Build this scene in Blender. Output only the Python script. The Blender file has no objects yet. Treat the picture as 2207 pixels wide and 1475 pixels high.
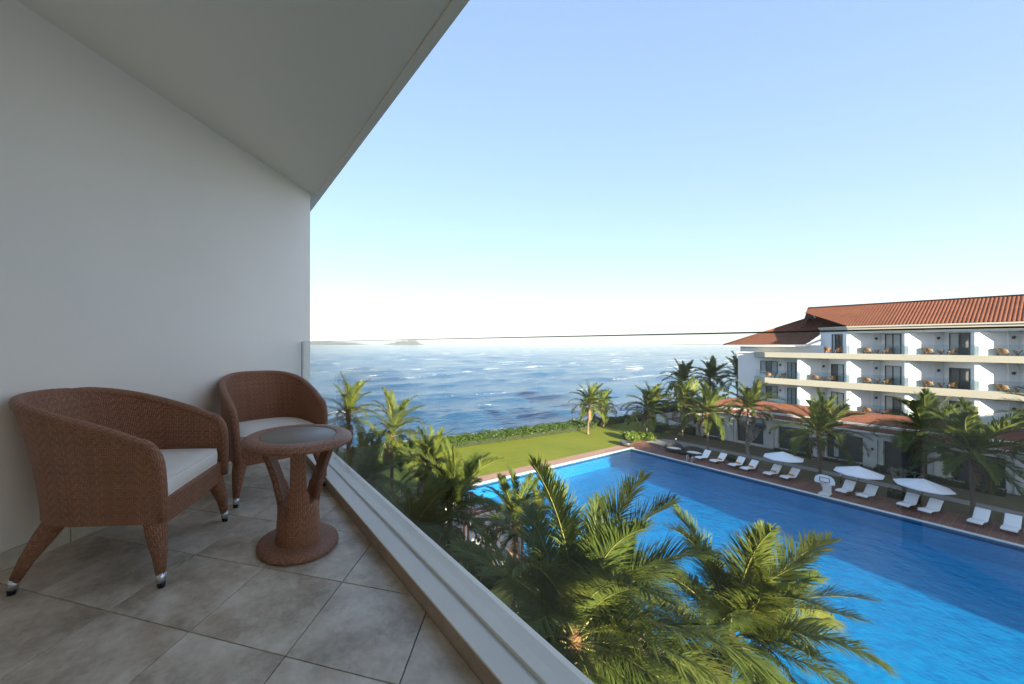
import bpy, math, random
import numpy as np
from mathutils import Vector, Matrix

R = math.radians
PI = math.pi
scene = bpy.context.scene
COL = scene.collection

# ------------------------------------------------------------------ camera
# world: x runs from our balcony across the pool to the opposite building,
# y runs along the pool towards the sea, z up, pool deck at z = 0
CAM_Z = 13.0
YAW = 29.7
cam_d = bpy.data.cameras.new('camera')
cam_d.sensor_width = 36.0
cam_d.lens = 36.0 * 803.0 / 2207.0
cam_d.shift_x = (1103.5 - 913.0) / 2207.0
cam_d.shift_y = -(737.5 - 741.0) / 2207.0
cam_d.clip_start = 0.05
cam_d.clip_end = 30000
cam = bpy.data.objects.new('camera', cam_d)
cam.location = (0, 0, CAM_Z)
cam.rotation_euler = (R(90), 0, R(-YAW))
COL.objects.link(cam)
scene.camera = cam

# ------------------------------------------------------------------ sky and sun
SUN_EL, SUN_AZ = 15.0, 12.5          # travel direction: SUN_AZ from +y towards +x
world = bpy.data.worlds.new('World')
scene.world = world
world.use_nodes = True
wn, wl = world.node_tree.nodes, world.node_tree.links
wn.clear()
sky = wn.new('ShaderNodeTexSky')
sky.sky_type = 'NISHITA'
sky.sun_disc = False
sky.sun_elevation = R(SUN_EL)
sky.sun_rotation = R(180 + SUN_AZ)
sky.altitude = 20
sky.air_density = 1.0
sky.dust_density = 1.5
sky.ozone_density = 4.0
bg = wn.new('ShaderNodeBackground')
bg.inputs['Strength'].default_value = 0.11
wo = wn.new('ShaderNodeOutputWorld')
gam = wn.new('ShaderNodeGamma')                   # same soft contrast over the whole sky
gam.inputs['Gamma'].default_value = 0.44
wl.new(sky.outputs[0], gam.inputs[0])
hsv = wn.new('ShaderNodeHueSaturation')
hsv.inputs['Saturation'].default_value = 1.30
hsv.inputs['Hue'].default_value = 0.516
wl.new(gam.outputs[0], hsv.inputs['Color'])
wl.new(hsv.outputs[0], bg.inputs[0])
wl.new(bg.outputs[0], wo.inputs[0])

sun_d = bpy.data.lights.new('sun', 'SUN')
sun_d.energy = 3.8
sun_d.angle = R(0.6)
sun_d.color = (1.0, 0.86, 0.66)
sun = bpy.data.objects.new('sun', sun_d)
trav = Vector((math.sin(R(SUN_AZ)) * math.cos(R(SUN_EL)), math.cos(R(SUN_AZ)) * math.cos(R(SUN_EL)), -math.sin(R(SUN_EL))))
sun.rotation_euler = trav.to_track_quat('-Z', 'Y').to_euler()
sun.location = (-20, -80, 60)
COL.objects.link(sun)

vs = scene.view_settings
vs.view_transform = 'Standard'
vs.look = 'None'
vs.exposure = 2.78
vs.gamma = 1.0
vs.use_curve_mapping = False
scene.render.engine = 'CYCLES'
scene.cycles.use_denoising = True
scene.cycles.max_bounces = 10
scene.cycles.diffuse_bounces = 5
scene.cycles.transparent_max_bounces = 24
scene.cycles.caustics_reflective = False
scene.cycles.caustics_refractive = False

# ------------------------------------------------------------------ helpers
FW = (math.sin(R(YAW)), math.cos(R(YAW)))


def tag(o, label=None, cat=None, group=None, kind=None):
    if label: o['label'] = label
    if cat: o['category'] = cat
    if group: o['group'] = group
    if kind: o['kind'] = kind
    return o


def empty(name, loc=(0, 0, 0), rz=0.0, parent=None, scale=None):
    o = bpy.data.objects.new(name, None)
    o.empty_display_size = 0.2
    o.location = loc
    o.rotation_euler = (0, 0, rz)
    if scale: o.scale = (scale,) * 3 if not hasattr(scale, '__len__') else scale
    o.parent = parent
    COL.objects.link(o)
    return o


def link(name, me, parent=None, loc=None, rot=None, scale=None):
    o = bpy.data.objects.new(name, me)
    o.parent = parent
    if loc is not None: o.location = loc
    if rot is not None: o.rotation_euler = rot
    if scale is not None: o.scale = scale
    COL.objects.link(o)
    return o


def copy_tree(o, parent=None):
    c = o.copy()
    COL.objects.link(c)
    c.parent = parent
    for ch in o.children:
        copy_tree(ch, c)
    return c


class MB:
    """collects faces with optional uvs, builds one mesh object"""
    def __init__(self):
        self.v, self.f, self.uv, self.sm = [], [], [], []

    def add(self, verts, faces, uvs=None, smooth=False):
        o = len(self.v)
        self.v += [tuple(p) for p in verts]
        for k, f in enumerate(faces):
            self.f.append(tuple(i + o for i in f))
            self.uv.append([uvs[i] for i in f] if uvs and not isinstance(uvs[0], list) else (uvs[k] if uvs else [(0, 0)] * len(f)))
            self.sm.append(smooth)
        return self

    def box(self, c, s, rz=0.0, m=None):
        hx, hy, hz = s[0] / 2, s[1] / 2, s[2] / 2
        P = [(x, y, z) for z in (-hz, hz) for x, y in ((-hx, -hy), (hx, -hy), (hx, hy), (-hx, hy))]
        cs, sn = math.cos(rz), math.sin(rz)
        P = [Vector((c[0] + x * cs - y * sn, c[1] + x * sn + y * cs, c[2] + z)) for x, y, z in P]
        if m: P = [m @ p for p in P]
        return self.add(P, [(3, 2, 1, 0), (4, 5, 6, 7), (0, 1, 5, 4), (1, 2, 6, 5), (2, 3, 7, 6), (3, 0, 4, 7)])

    def bar(self, a, b, w, h, up=(0, 0, 1)):
        a, b = Vector(a), Vector(b)
        d = (b - a).normalized()
        s = d.cross(Vector(up))
        if s.length < 1e-4: s = d.cross(Vector((1, 0, 0)))
        s.normalize()
        n = s.cross(d)
        P = []
        for q in (a, b):
            for x, y in ((-1, -1), (1, -1), (1, 1), (-1, 1)):
                P.append(q + s * (x * w / 2) + n * (y * h / 2))
        return self.add(P, [(3, 2, 1, 0), (4, 5, 6, 7), (0, 1, 5, 4), (1, 2, 6, 5), (2, 3, 7, 6), (3, 0, 4, 7)])

    def prism(self, poly, z0, z1):
        n = len(poly)
        area = sum(poly[i][0] * poly[(i + 1) % n][1] - poly[(i + 1) % n][0] * poly[i][1] for i in range(n))
        if area < 0: poly = poly[::-1]
        P = [(x, y, z0) for x, y in poly] + [(x, y, z1) for x, y in poly]
        F = [tuple(range(n - 1, -1, -1)), tuple(range(n, 2 * n))]
        F += [(i, (i + 1) % n, n + (i + 1) % n, n + i) for i in range(n)]
        return self.add(P, F)

    def tube(self, pts, rad, n=8, cap=True, closed=False, flat=None, uvs=True, smooth=True):
        pts = [Vector(p) for p in pts]
        if not hasattr(rad, '__len__'): rad = [rad] * len(pts)
        N = len(pts)
        prev = None
        V, U = [], []
        L = 0
        for i, p in enumerate(pts):
            if closed:
                t = (pts[(i + 1) % N] - pts[i - 1]).normalized()
            else:
                t = (pts[min(i + 1, N - 1)] - pts[max(i - 1, 0)]).normalized()
            if prev is None:
                s = t.cross(Vector((0, 0, 1)))
                if s.length < 0.05: s = t.cross(Vector((1, 0, 0)))
            else:
                s = prev - t * prev.dot(t)
            s.normalize()
            prev = s
            b = t.cross(s)
            if i: L += (p - pts[i - 1]).length
            fl = flat if flat else 1.0
            for k in range(n):
                a = 2 * PI * k / n
                V.append(p + s * (math.cos(a) * rad[i]) + b * (math.sin(a) * rad[i] * fl))
        F, UV = [], []
        L = 0
        rm = sum(rad) / len(rad)
        M_ = N if closed else N - 1
        for i in range(M_):
            j = (i + 1) % N
            L2 = L + (pts[j] - pts[i]).length
            for k in range(n):
                k2 = (k + 1) % n
                F.append((i * n + k, i * n + k2, j * n + k2, j * n + k))
                u0, u1 = 2 * PI * rm * k / n, 2 * PI * rm * (k + 1) / n
                UV.append([(u0, L), (u1, L), (u1, L2), (u0, L2)])
            L = L2
        if cap and not closed:
            F.append(tuple(range(n - 1, -1, -1))); UV.append([(0, 0)] * n)
            F.append(tuple((N - 1) * n + k for k in range(n))); UV.append([(0, 0)] * n)
        return self.add(V, F, UV, smooth)

    def lathe(self, prof, n=32, c=(0, 0, 0), a0=0, a1=2 * PI, smooth=True, sx=1, sy=1):
        full = abs(a1 - a0 - 2 * PI) < 1e-6
        m = n if full else n + 1
        V = []
        for r, z in prof:
            for k in range(m):
                a = a0 + (a1 - a0) * k / n
                V.append((c[0] + r * math.cos(a) * sx, c[1] + r * math.sin(a) * sy, c[2] + z))
        F, UV = [], []
        L = 0
        for i in range(len(prof) - 1):
            L2 = L + math.hypot(prof[i + 1][0] - prof[i][0], prof[i + 1][1] - prof[i][1])
            rr = max(0.05, max(p[0] for p in prof))
            for k in range(n):
                k2 = (k + 1) % m
                F.append((i * m + k, i * m + k2, (i + 1) * m + k2, (i + 1) * m + k))
                u0, u1 = rr * (a1 - a0) * k / n, rr * (a1 - a0) * (k + 1) / n
                UV.append([(u0, L), (u1, L), (u1, L2), (u0, L2)])
            L = L2
        return self.add(V, F, UV, smooth)

    def grid(self, rows, closed=False, smooth=True, uvs=None):
        n = len(rows[0])
        V = [p for r in rows for p in r]
        F, UV = [], []
        for i in range(len(rows) - 1):
            for k in range(n if closed else n - 1):
                k2 = (k + 1) % n
                F.append((i * n + k, i * n + k2, (i + 1) * n + k2, (i + 1) * n + k))
                if uvs: UV.append([uvs[i][k], uvs[i][k2], uvs[i + 1][k2], uvs[i + 1][k]])
        return self.add(V, F, UV if uvs else None, smooth)

    def mesh(self, name, mat=None):
        me = bpy.data.meshes.new(name)
        me.from_pydata(self.v, [], self.f)
        uv = me.uv_layers.new(name='UVMap')
        flat = [c for f in self.uv for p in f for c in p]
        if len(flat) == 2 * len(me.loops):
            uv.data.foreach_set('uv', flat)
        me.polygons.foreach_set('use_smooth', self.sm)
        if mat: me.materials.append(mat)
        me.update()
        return me

    def build(self, name, mat=None, parent=None, bevel=0, **kw):
        o = link(name, self.mesh(name, mat), parent, **kw)
        if bevel:
            b = o.modifiers.new('bevel', 'BEVEL')
            b.width = bevel; b.segments = 2; b.limit_method = 'ANGLE'
        return o


def quads(name, V, mat, parent=None, tri=False):
    """V: (n,4,3) array of quads"""
    n, k = V.shape[0], V.shape[1]
    me = bpy.data.meshes.new(name)
    me.vertices.add(n * k)
    me.vertices.foreach_set('co', V.reshape(-1).astype(np.float32))
    me.loops.add(n * k)
    me.loops.foreach_set('vertex_index', np.arange(n * k, dtype=np.int32))
    me.polygons.add(n)
    me.polygons.foreach_set('loop_start', np.arange(0, n * k, k, dtype=np.int32))
    me.polygons.foreach_set('loop_total', np.full(n, k, dtype=np.int32))
    me.update(calc_edges=True)
    me.materials.append(mat)
    return link(name, me, parent)


# ------------------------------------------------------------------ materials
class Mat:
    def __init__(self, name, color=(.5, .5, .5), rough=.6, spec=.5, metal=0.0):
        self.m = bpy.data.materials.new(name)
        self.m.use_nodes = True
        self.n, self.l = self.m.node_tree.nodes, self.m.node_tree.links
        self.b = self.n['Principled BSDF']
        self.out = self.n['Material Output']
        self.set(color, rough, spec, metal)

    def set(self, color, rough, spec, metal):
        i = self.b.inputs
        i['Base Color'].default_value = (*color, 1)
        i['Roughness'].default_value = rough
        i['Specular IOR Level'].default_value = spec
        i['Metallic'].default_value = metal

    def node(self, t, **kw):
        n = self.n.new(t)
        for k, v in kw.items(): setattr(n, k, v)
        return n

    def coord(self, which='Object', scale=(1, 1, 1), rot=(0, 0, 0)):
        tc = self.node('ShaderNodeTexCoord')
        mp = self.node('ShaderNodeMapping')
        mp.inputs['Scale'].default_value = scale
        mp.inputs['Rotation'].default_value = rot
        self.l.new(tc.outputs[which], mp.inputs[0])
        return mp.outputs[0]

    def noise(self, scale, detail=4, rough=.55, vec=None, out='Fac'):
        n = self.node('ShaderNodeTexNoise')
        n.inputs['Scale'].default_value = scale
        n.inputs['Detail'].default_value = detail
        n.inputs['Roughness'].default_value = rough
        if vec is not None: self.l.new(vec, n.inputs['Vector'])
        return n.outputs[out]

    def math(self, op, a, b=None, c=None, clamp=False):
        n = self.node('ShaderNodeMath', operation=op)
        n.use_clamp = clamp
        for k, x in enumerate((a, b, c)):
            if x is None: continue
            if isinstance(x, (int, float)): n.inputs[k].default_value = x
            else: self.l.new(x, n.inputs[k])
        return n.outputs[0]

    def ramp(self, fac, stops):
        n = self.node('ShaderNodeValToRGB')
        e = n.color_ramp.elements
        while len(e) < len(stops): e.new(.5)
        for k, (p, c) in enumerate(stops):
            e[k].position = p
            e[k].color = (*c, 1) if len(c) == 3 else c
        self.l.new(fac, n.inputs[0])
        return n.outputs[0]

    def mix(self, fac, a, b, mode='MIX'):
        n = self.node('ShaderNodeMix', data_type='RGBA', blend_type=mode)
        for k, x in ((0, fac), (6, a), (7, b)):
            if isinstance(x, (int, float)): n.inputs[k].default_value = x
            elif isinstance(x, tuple): n.inputs[k].default_value = (*x, 1)
            else: self.l.new(x, n.inputs[k])
        return n.outputs[2]

    def color(self, sock):
        self.l.new(sock, self.b.inputs['Base Color'])

    def bump(self, h, strength=.3, dist=.01):
        n = self.node('ShaderNodeBump')
        n.inputs['Strength'].default_value = strength
        n.inputs['Distance'].default_value = dist
        self.l.new(h, n.inputs['Height'])
        self.l.new(n.outputs[0], self.b.inputs['Normal'])
        return n.outputs[0]


def sc(c, k): return tuple(min(1, x * k) for x in c)


def paint(name, col, rough=.6, var=.08, scale=3, bump=.0, bscale=60, spec=.4, metal=0, dist=.004):
    m = Mat(name, col, rough, spec, metal)
    v = m.coord()
    if var:
        f = m.noise(scale, 5, .6, v)
        m.color(m.ramp(f, [(.3, sc(col, 1 - var)), (.7, sc(col, 1 + var))]))
    if bump:
        m.bump(m.noise(bscale, 4, .6, v), bump, dist)
    return m.m


m_wall = paint('wall_paint', (.945, .845, .715), .7, .02, 1.2, .12, 240, .25, dist=.001)
m_ceil = paint('ceiling_paint', (.94, .845, .72), .75, .012, 1.0, .1, 200, .2, dist=.001)
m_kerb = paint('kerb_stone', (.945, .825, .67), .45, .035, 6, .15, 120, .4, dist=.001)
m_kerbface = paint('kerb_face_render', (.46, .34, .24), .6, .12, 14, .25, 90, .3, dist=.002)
m_strip = paint('kerb_strip_stone', (.88, .785, .655), .5, .03, 5, .1, 120, .4, dist=.001)
m_grout = paint('grout', (.11, .095, .08), .9, .15, 40)
m_skirt = paint('skirting_tile', (.66, .58, .42), .4, .14, 18, .1, 60, .4, dist=.001)
m_alu = paint('brushed_aluminium', (.75, .76, .78), .3, .03, 30, 0, 1, .5, 1.0)
m_rubber = paint('black_rubber', (.012, .012, .012), .6, .1)
m_steel = paint('polished_steel', (.8, .82, .84), .16, .02, 10, 0, 1, .5, 1.0)
m_dark = paint('dark_metal', (.03, .03, .033), .45, .1)
m_brown_frame = paint('brown_door_frame', (.045, .03, .022), .45, .1)


def tile_material():
    m = Mat('floor_tile', (.3, .28, .26), .38, .45)
    v = m.coord('Object')
    oi = m.node('ShaderNodeObjectInfo')
    off = m.node('ShaderNodeVectorMath', operation='ADD')
    cmb = m.node('ShaderNodeCombineXYZ')
    m.l.new(m.math('MULTIPLY', oi.outputs['Random'], 40.0), cmb.inputs[0])
    m.l.new(m.math('MULTIPLY', oi.outputs['Random'], 17.0), cmb.inputs[1])
    m.l.new(v, off.inputs[0]); m.l.new(cmb.outputs[0], off.inputs[1])
    big = m.noise(4.2, 5, .62, off.outputs[0])
    fine = m.noise(26, 6, .7, off.outputs[0])
    warm = m.noise(6.0, 3, .5, off.outputs[0])
    f = m.math('ADD', m.math('MULTIPLY', big, .68), m.math('MULTIPLY', fine, .32))
    c1 = m.ramp(f, [(.37, (.40, .305, .21)), (.5, (.65, .53, .395)), (.63, (.82, .70, .55))])
    c2 = m.mix(m.ramp(warm, [(.52, (0, 0, 0)), (.74, (.55, .55, .55))]), c1, (.54, .37, .25))
    c3 = m.mix(m.math('MULTIPLY', m.math('SUBTRACT', oi.outputs['Random'], .5), .22), c2, (.70, .65, .57))
    m.color(c3)
    r = m.node('ShaderNodeMapRange')
    r.inputs['To Min'].default_value = .26; r.inputs['To Max'].default_value = .5
    m.l.new(fine, r.inputs[0]); m.l.new(r.outputs[0], m.b.inputs['Roughness'])
    m.bump(m.noise(70, 5, .65, off.outputs[0]), .10, .0015)
    return m.m


m_tile = tile_material()


def wicker_material(name, light, dark, p=.0086):
    m = Mat(name, light, .42, .45)
    tc = m.node('ShaderNodeTexCoord')
    sp = m.node('ShaderNodeSeparateXYZ')
    m.l.new(tc.outputs['UV'], sp.inputs[0])
    u = m.math('DIVIDE', sp.outputs[0], p)
    v = m.math('DIVIDE', sp.outputs[1], p)
    iu, iv = m.math('FLOOR', u), m.math('FLOOR', v)
    fu = m.math('SUBTRACT', m.math('FRACT', u), .5)
    fv = m.math('SUBTRACT', m.math('FRACT', v), .5)
    pp = m.math('PINGPONG', m.math('ADD', iu, .25), 6.0)
    k = m.math('FLOORED_MODULO', m.math('ADD', m.math('FLOOR', pp), iv), 4.0)
    over = m.math('LESS_THAN', k, 1.5)
    hu = m.math('SUBTRACT', 1.0, m.math('MULTIPLY', m.math('MULTIPLY', fu, fu), 4.0))
    hv = m.math('SUBTRACT', 1.0, m.math('MULTIPLY', m.math('MULTIPLY', fv, fv), 4.0))
    h = m.math('ADD', m.math('MULTIPLY', over, hu), m.math('MULTIPLY', m.math('SUBTRACT', 1.0, over), hv))
    wn_ = m.node('ShaderNodeTexWhiteNoise', noise_dimensions='2D')
    cb = m.node('ShaderNodeCombineXYZ')
    m.l.new(m.math('ADD', m.math('MULTIPLY', iu, over), 31.0), cb.inputs[0])
    m.l.new(m.math('MULTIPLY', iv, m.math('SUBTRACT', 1.0, over)), cb.inputs[1])
    m.l.new(cb.outputs[0], wn_.inputs['Vector'])
    big = m.noise(9, 3, .5, m.coord('Object'))
    t = m.math('ADD', m.math('MULTIPLY', wn_.outputs['Value'], .28), m.math('ADD', .2, m.math('MULTIPLY', big, .3)))
    strand = m.ramp(t, [(.2, sc(light, .62)), (.5, light), (.85, sc(light, 1.4))])
    strand = m.mix(m.math('MULTIPLY', m.math('SUBTRACT', 1.0, over), .22), strand, sc(light, .42))
    gap = m.ramp(h, [(.02, (1, 1, 1)), (.5, (0, 0, 0))])
    m.color(m.mix(gap, strand, dark))
    m.bump(h, .9, .0035)
    return m.m


m_wicker = wicker_material('woven_rattan', (.40, .168, .082), (.05, .021, .010))
m_wicker_far = paint('rattan_far', (.26, .12, .05), .5, .3, 40)
m_wicker_dark = paint('dark_rattan', (.022, .018, .016), .55, .3, 60, .4, 80)
m_cushion = paint('cushion_fabric', (.92, .83, .71), .85, .02, 8, .25, 700, .2, dist=.0006)
m_tableglass = Mat('smoked_table_glass', (.21, .165, .12), .42, .35).m
m_white_plastic = paint('white_lounger_fabric', (.80, .80, .79), .7, .03, 20, .1, 200, .3)
m_canvas = paint('white_canvas', (.80, .80, .80), .8, .03, 6, .1, 120, .2)


def glass_material(name, tint, f0=.04, rough=.0):
    m = Mat(name)
    tr = m.node('ShaderNodeBsdfTransparent')
    tr.inputs[0].default_value = (*tint, 1)
    gl = m.node('ShaderNodeBsdfGlossy')
    gl.inputs['Roughness'].default_value = rough
    gl.inputs['Color'].default_value = (.95, .97, .97, 1)
    lw = m.node('ShaderNodeLayerWeight')
    lw.inputs['Blend'].default_value = .5
    mx = m.node('ShaderNodeMixShader')
    f = m.math('ADD', m.math('MULTIPLY', m.math('POWER', lw.outputs['Facing'], 5.0), 1 - f0), f0)
    m.l.new(f, mx.inputs[0])
    m.l.new(tr.outputs[0], mx.inputs[1]); m.l.new(gl.outputs[0], mx.inputs[2])
    m.l.new(mx.outputs[0], m.out.inputs[0])
    return m.m


m_glass = glass_material('balustrade_glass', (.955, .975, .97), .034)
m_glass_far = glass_material('far_rail_glass', (.90, .95, .95), .03)
m_glass_edge = paint('polished_glass_edge', (.035, .055, .05), .15, .05)
m_window = Mat('window_glass_dark', (.022, .026, .026), .05, .8).m
m_window_blue = Mat('door_glass', (.05, .065, .068), .06, .8).m
m_curtain = paint('sheer_curtain', (.36, .40, .41), .9, .10, 14)


def leaf_material(name, col, back, trans=.35, rough=.42, var=.35, yellow=None):
    m = Mat(name, col, rough, .25)
    oi = m.node('ShaderNodeObjectInfo')
    f = m.noise(1.7, 3, .6, m.coord('Object'))
    t = m.math('ADD', m.math('MULTIPLY', f, .6), m.math('MULTIPLY', oi.outputs['Random'], .4))
    y = yellow or sc(col, 1 + var)
    cc = m.ramp(t, [(.22, sc(col, 1 - var)), (.5, col), (.8, y)])
    m.color(cc)
    tl = m.node('ShaderNodeBsdfTranslucent')
    m.l.new(m.mix(.5, cc, back), tl.inputs[0])
    mx = m.node('ShaderNodeMixShader')
    mx.inputs[0].default_value = trans
    m.l.new(m.b.outputs[0], mx.inputs[1]); m.l.new(tl.outputs[0], mx.inputs[2])
    m.l.new(mx.outputs[0], m.out.inputs[0])
    return m.m


m_frond = leaf_material('palm_leaflet', (.080, .115, .022), (.16, .18, .02), .30, .55, .35, (.150, .165, .030))
m_rachis = paint('palm_rachis', (.21, .21, .055), .5, .2, 3)
m_trunk = None


def trunk_material():
    m = Mat('palm_trunk', (.16, .11, .08), .85, .2)
    v = m.coord('Object', (1, 1, 1))
    w = m.node('ShaderNodeTexWave', wave_type='BANDS', bands_direction='Z')
    w.inputs['Scale'].default_value = 3.2
    w.inputs['Distortion'].default_value = 1.2
    m.l.new(v, w.inputs['Vector'])
    n = m.noise(7, 5, .6, v)
    c = m.ramp(n, [(.3, (.10, .07, .05)), (.7, (.24, .17, .13))])
    m.color(m.mix(m.math('MULTIPLY', w.outputs['Fac'], .4), c, (.07, .05, .04)))
    m.bump(m.math('ADD', w.outputs['Fac'], n), .5, .02)
    return m.m


m_trunk = trunk_material()
m_fibre = paint('palm_fibre', (.15, .085, .04), .9, .3, 20, .6, 40, .1, dist=.02)
m_coconut = paint('coconut', (.24, .16, .03), .5, .3, 4)
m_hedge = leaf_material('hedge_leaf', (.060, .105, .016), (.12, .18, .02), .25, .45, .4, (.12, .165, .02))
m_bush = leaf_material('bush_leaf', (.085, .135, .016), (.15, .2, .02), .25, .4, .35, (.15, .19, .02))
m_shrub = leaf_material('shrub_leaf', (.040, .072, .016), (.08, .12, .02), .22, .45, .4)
m_core = paint('foliage_dark_core', (.020, .028, .010), .95, .2)  # solid dark filler added inside foliage to block the view through
m_bark = paint('pale_bark', (.24, .21, .18), .85, .25, 10, .4, 30)


def lawn_material(name, c0, c1, c2):
    m = Mat(name, c1, .9, .15)
    v = m.coord('Object')
    big = m.noise(.22, 5, .65, v)
    fine = m.noise(6, 5, .75, v)
    w = m.node('ShaderNodeTexWave', wave_type='BANDS', bands_direction='Y')
    w.inputs['Scale'].default_value = .33
    w.inputs['Distortion'].default_value = 1.4
    m.l.new(v, w.inputs['Vector'])
    t = m.math('ADD', m.math('ADD', m.math('MULTIPLY', big, .50), m.math('MULTIPLY', fine, .42)), m.math('MULTIPLY', w.outputs['Fac'], .07))
    m.color(m.ramp(t, [(.33, c0), (.5, c1), (.68, c2)]))
    m.bump(m.noise(14, 4, .7, v), .25, .02)
    return m.m


m_lawn = lawn_material('lawn_grass', (.105, .130, .014), (.145, .168, .019), (.185, .198, .028))
m_dry = lawn_material('dry_grass', (.085, .075, .035), (.12, .10, .055), (.16, .13, .075))
m_soil = lawn_material('planting_bed', (.018, .026, .010), (.03, .04, .014), (.05, .05, .022))
m_path = paint('concrete_path', (.27, .255, .235), .85, .12, 3, .2, 40)
m_coping = paint('pool_coping_stone', (.62, .60, .56), .6, .06, 4, .1, 60)


def deck_material():
    m = Mat('terracotta_deck', (.17, .075, .05), .6, .35)
    v = m.coord('Object')
    oi = m.node('ShaderNodeObjectInfo')
    f = m.noise(2.2, 5, .65, v)
    t = m.math('ADD', m.math('MULTIPLY', f, .6), m.math('MULTIPLY', oi.outputs['Random'], .4))
    m.color(m.ramp(t, [(.25, (.125, .055, .038)), (.55, (.175, .078, .052)), (.8, (.235, .115, .08))]))
    m.bump(m.noise(30, 4, .6, v), .2, .004)
    return m.m


m_deck = deck_material()


def paver_material():
    m = Mat('brick_pavers', (.3, .17, .12), .75, .3)
    v = m.coord('Object')
    b = m.node('ShaderNodeTexBrick')
    b.inputs['Color1'].default_value = (.36, .185, .125, 1)
    b.inputs['Color2'].default_value = (.27, .135, .095, 1)
    b.inputs['Mortar'].default_value = (.30, .24, .20, 1)
    b.inputs['Scale'].default_value = 1.0
    b.inputs['Mortar Size'].default_value = .018
    b.inputs['Brick Width'].default_value = .42
    b.inputs['Row Height'].default_value = .21
    m.l.new(v, b.inputs['Vector'])
    n = m.noise(1.1, 4, .6, v)
    m.color(m.mix(m.math('MULTIPLY', n, .5), b.outputs['Color'], (.34, .24, .19)))
    return m.m


m_paver = paver_material()


def roof_material(name, c):
    m = Mat(name, c, .8, .25)
    v = m.coord('Object')
    n = m.noise(9, 5, .7, v)
    n2 = m.noise(.5, 3, .6, v)
    t = m.math('ADD', m.math('MULTIPLY', n, .6), m.math('MULTIPLY', n2, .4))
    m.color(m.ramp(t, [(.32, sc(c, .6)), (.52, c), (.72, sc(c, 1.35))]))
    return m.m


m_roof = roof_material('terracotta_roof_tile', (.135, .052, .029))
m_roof2 = roof_material('weathered_roof_tile', (.15, .058, .037))
m_bwhite = paint('building_white', (.80, .80, .79), .8, .03, .8, .1, 20)
m_cream = paint('building_cream_band', (.46, .43, .345), .75, .03, .7, .1, 30)
m_podium = paint('podium_render', (.62, .61, .57), .8, .07, 1.2, .15, 20)
m_lantern = paint('lantern_black', (.02, .02, .02), .5, .1)
m_wood = paint('cabana_timber', (.19, .075, .042), .6, .25, 6)
m_towel = paint('orange_towel', (.70, .26, .02), .9, .2, 30, .3, 200)
m_rock = paint('sea_rock', (.085, .075, .065), .85, .35, 1.6, .8, 4, dist=.1)
m_seawall = paint('seawall_concrete', (.40, .38, .34), .85, .12, 1.5, .3, 12)
m_sand = paint('pale_sand', (.52, .46, .36), .9, .08, .01)
m_island = paint('island_slopes', (.045, .06, .035), .9, .3, .004)
m_orange = paint('orange_rim', (.55, .12, .03), .45, .1)
m_black = paint('black_line', (.015, .015, .02), .5, 0)
m_terrace = paint('terrace_brown', (.16, .105, .085), .7, .12, 2)
m_net = paint('white_cord', (.7, .7, .7), .8, .05)
m_planter = paint('bronze_planter', (.055, .045, .035), .4, .2, 6)


def sea_material():
    m = Mat('sea_water', (.010, .055, .110), .14, .5)
    m.b.inputs['IOR'].default_value = 1.333
    v = m.coord('Object')
    vs_ = m.coord('Object', (.35, 1.0, 1.0), (0, 0, R(-8)))
    n1 = m.noise(1.3, 3, .62, vs_)
    n2 = m.noise(.22, 3, .6, vs_)
    n3 = m.noise(.035, 3, .55, vs_)
    h = m.math('ADD', m.math('MULTIPLY', n1, .30), m.math('MULTIPLY', n2, .9))
    m.bump(h, .8, .75)
    # foam: sparse elongated caps
    fv = m.coord('Object', (.024, .11, 1), (0, 0, R(-8)))
    a = m.noise(1.0, 2, .5, fv)
    b = m.noise(.8, 5, .75, v)
    mask = m.math('ADD', m.math('MULTIPLY', a, 1.0), m.math('MULTIPLY', b, .36))
    foam = m.ramp(mask, [(.855, (0, 0, 0)), (.885, (1, 1, 1))])
    m.color(m.mix(foam, m.ramp(n3, [(.3, (.008, .048, .105)), (.7, (.016, .075, .145))]), (.80, .82, .82)))
    r = m.node('ShaderNodeMapRange')
    r.inputs['To Min'].default_value = .10; r.inputs['To Max'].default_value = .8
    m.l.new(foam, r.inputs[0]); m.l.new(r.outputs[0], m.b.inputs['Roughness'])
    return m.m


m_sea = sea_material()


def pool_material():
    m = Mat('pool_water')
    v = m.coord('Object')
    n1 = m.noise(4.2, 3, .6, v)
    n2 = m.noise(1.1, 3, .55, v)
    h = m.math('ADD', m.math('MULTIPLY', n1, .5), n2)
    bp = m.node('ShaderNodeBump')
    bp.inputs['Strength'].default_value = .9
    bp.inputs['Distance'].default_value = .12
    m.l.new(h, bp.inputs['Height'])
    lw = m.node('ShaderNodeLayerWeight')
    m.l.new(bp.outputs[0], lw.inputs['Normal'])
    # Beer-Lambert: longer way through the water at flat angles
    inv = m.math('DIVIDE', 1.0, m.math('MAXIMUM', m.math('SUBTRACT', 1.0, lw.outputs['Facing']), .18))
    cmb = m.node('ShaderNodeCombineColor')
    for k, t in enumerate((.27, .79, .92)):
        m.l.new(m.math('POWER', t, inv), cmb.inputs[k])
    tr = m.node('ShaderNodeBsdfTransparent')
    m.l.new(cmb.outputs[0], tr.inputs[0])
    gl = m.node('ShaderNodeBsdfGlossy')
    gl.inputs['Roughness'].default_value = .03
    m.l.new(bp.outputs[0], gl.inputs['Normal'])
    mx = m.node('ShaderNodeMixShader')
    m.l.new(m.math('ADD', m.math('MULTIPLY', m.math('POWER', lw.outputs['Facing'], 5.0), .98), .02), mx.inputs[0])
    m.l.new(tr.outputs[0], mx.inputs[1]); m.l.new(gl.outputs[0], mx.inputs[2])
    m.l.new(mx.outputs[0], m.out.inputs[0])
    return m.m


m_pool = pool_material()


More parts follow.
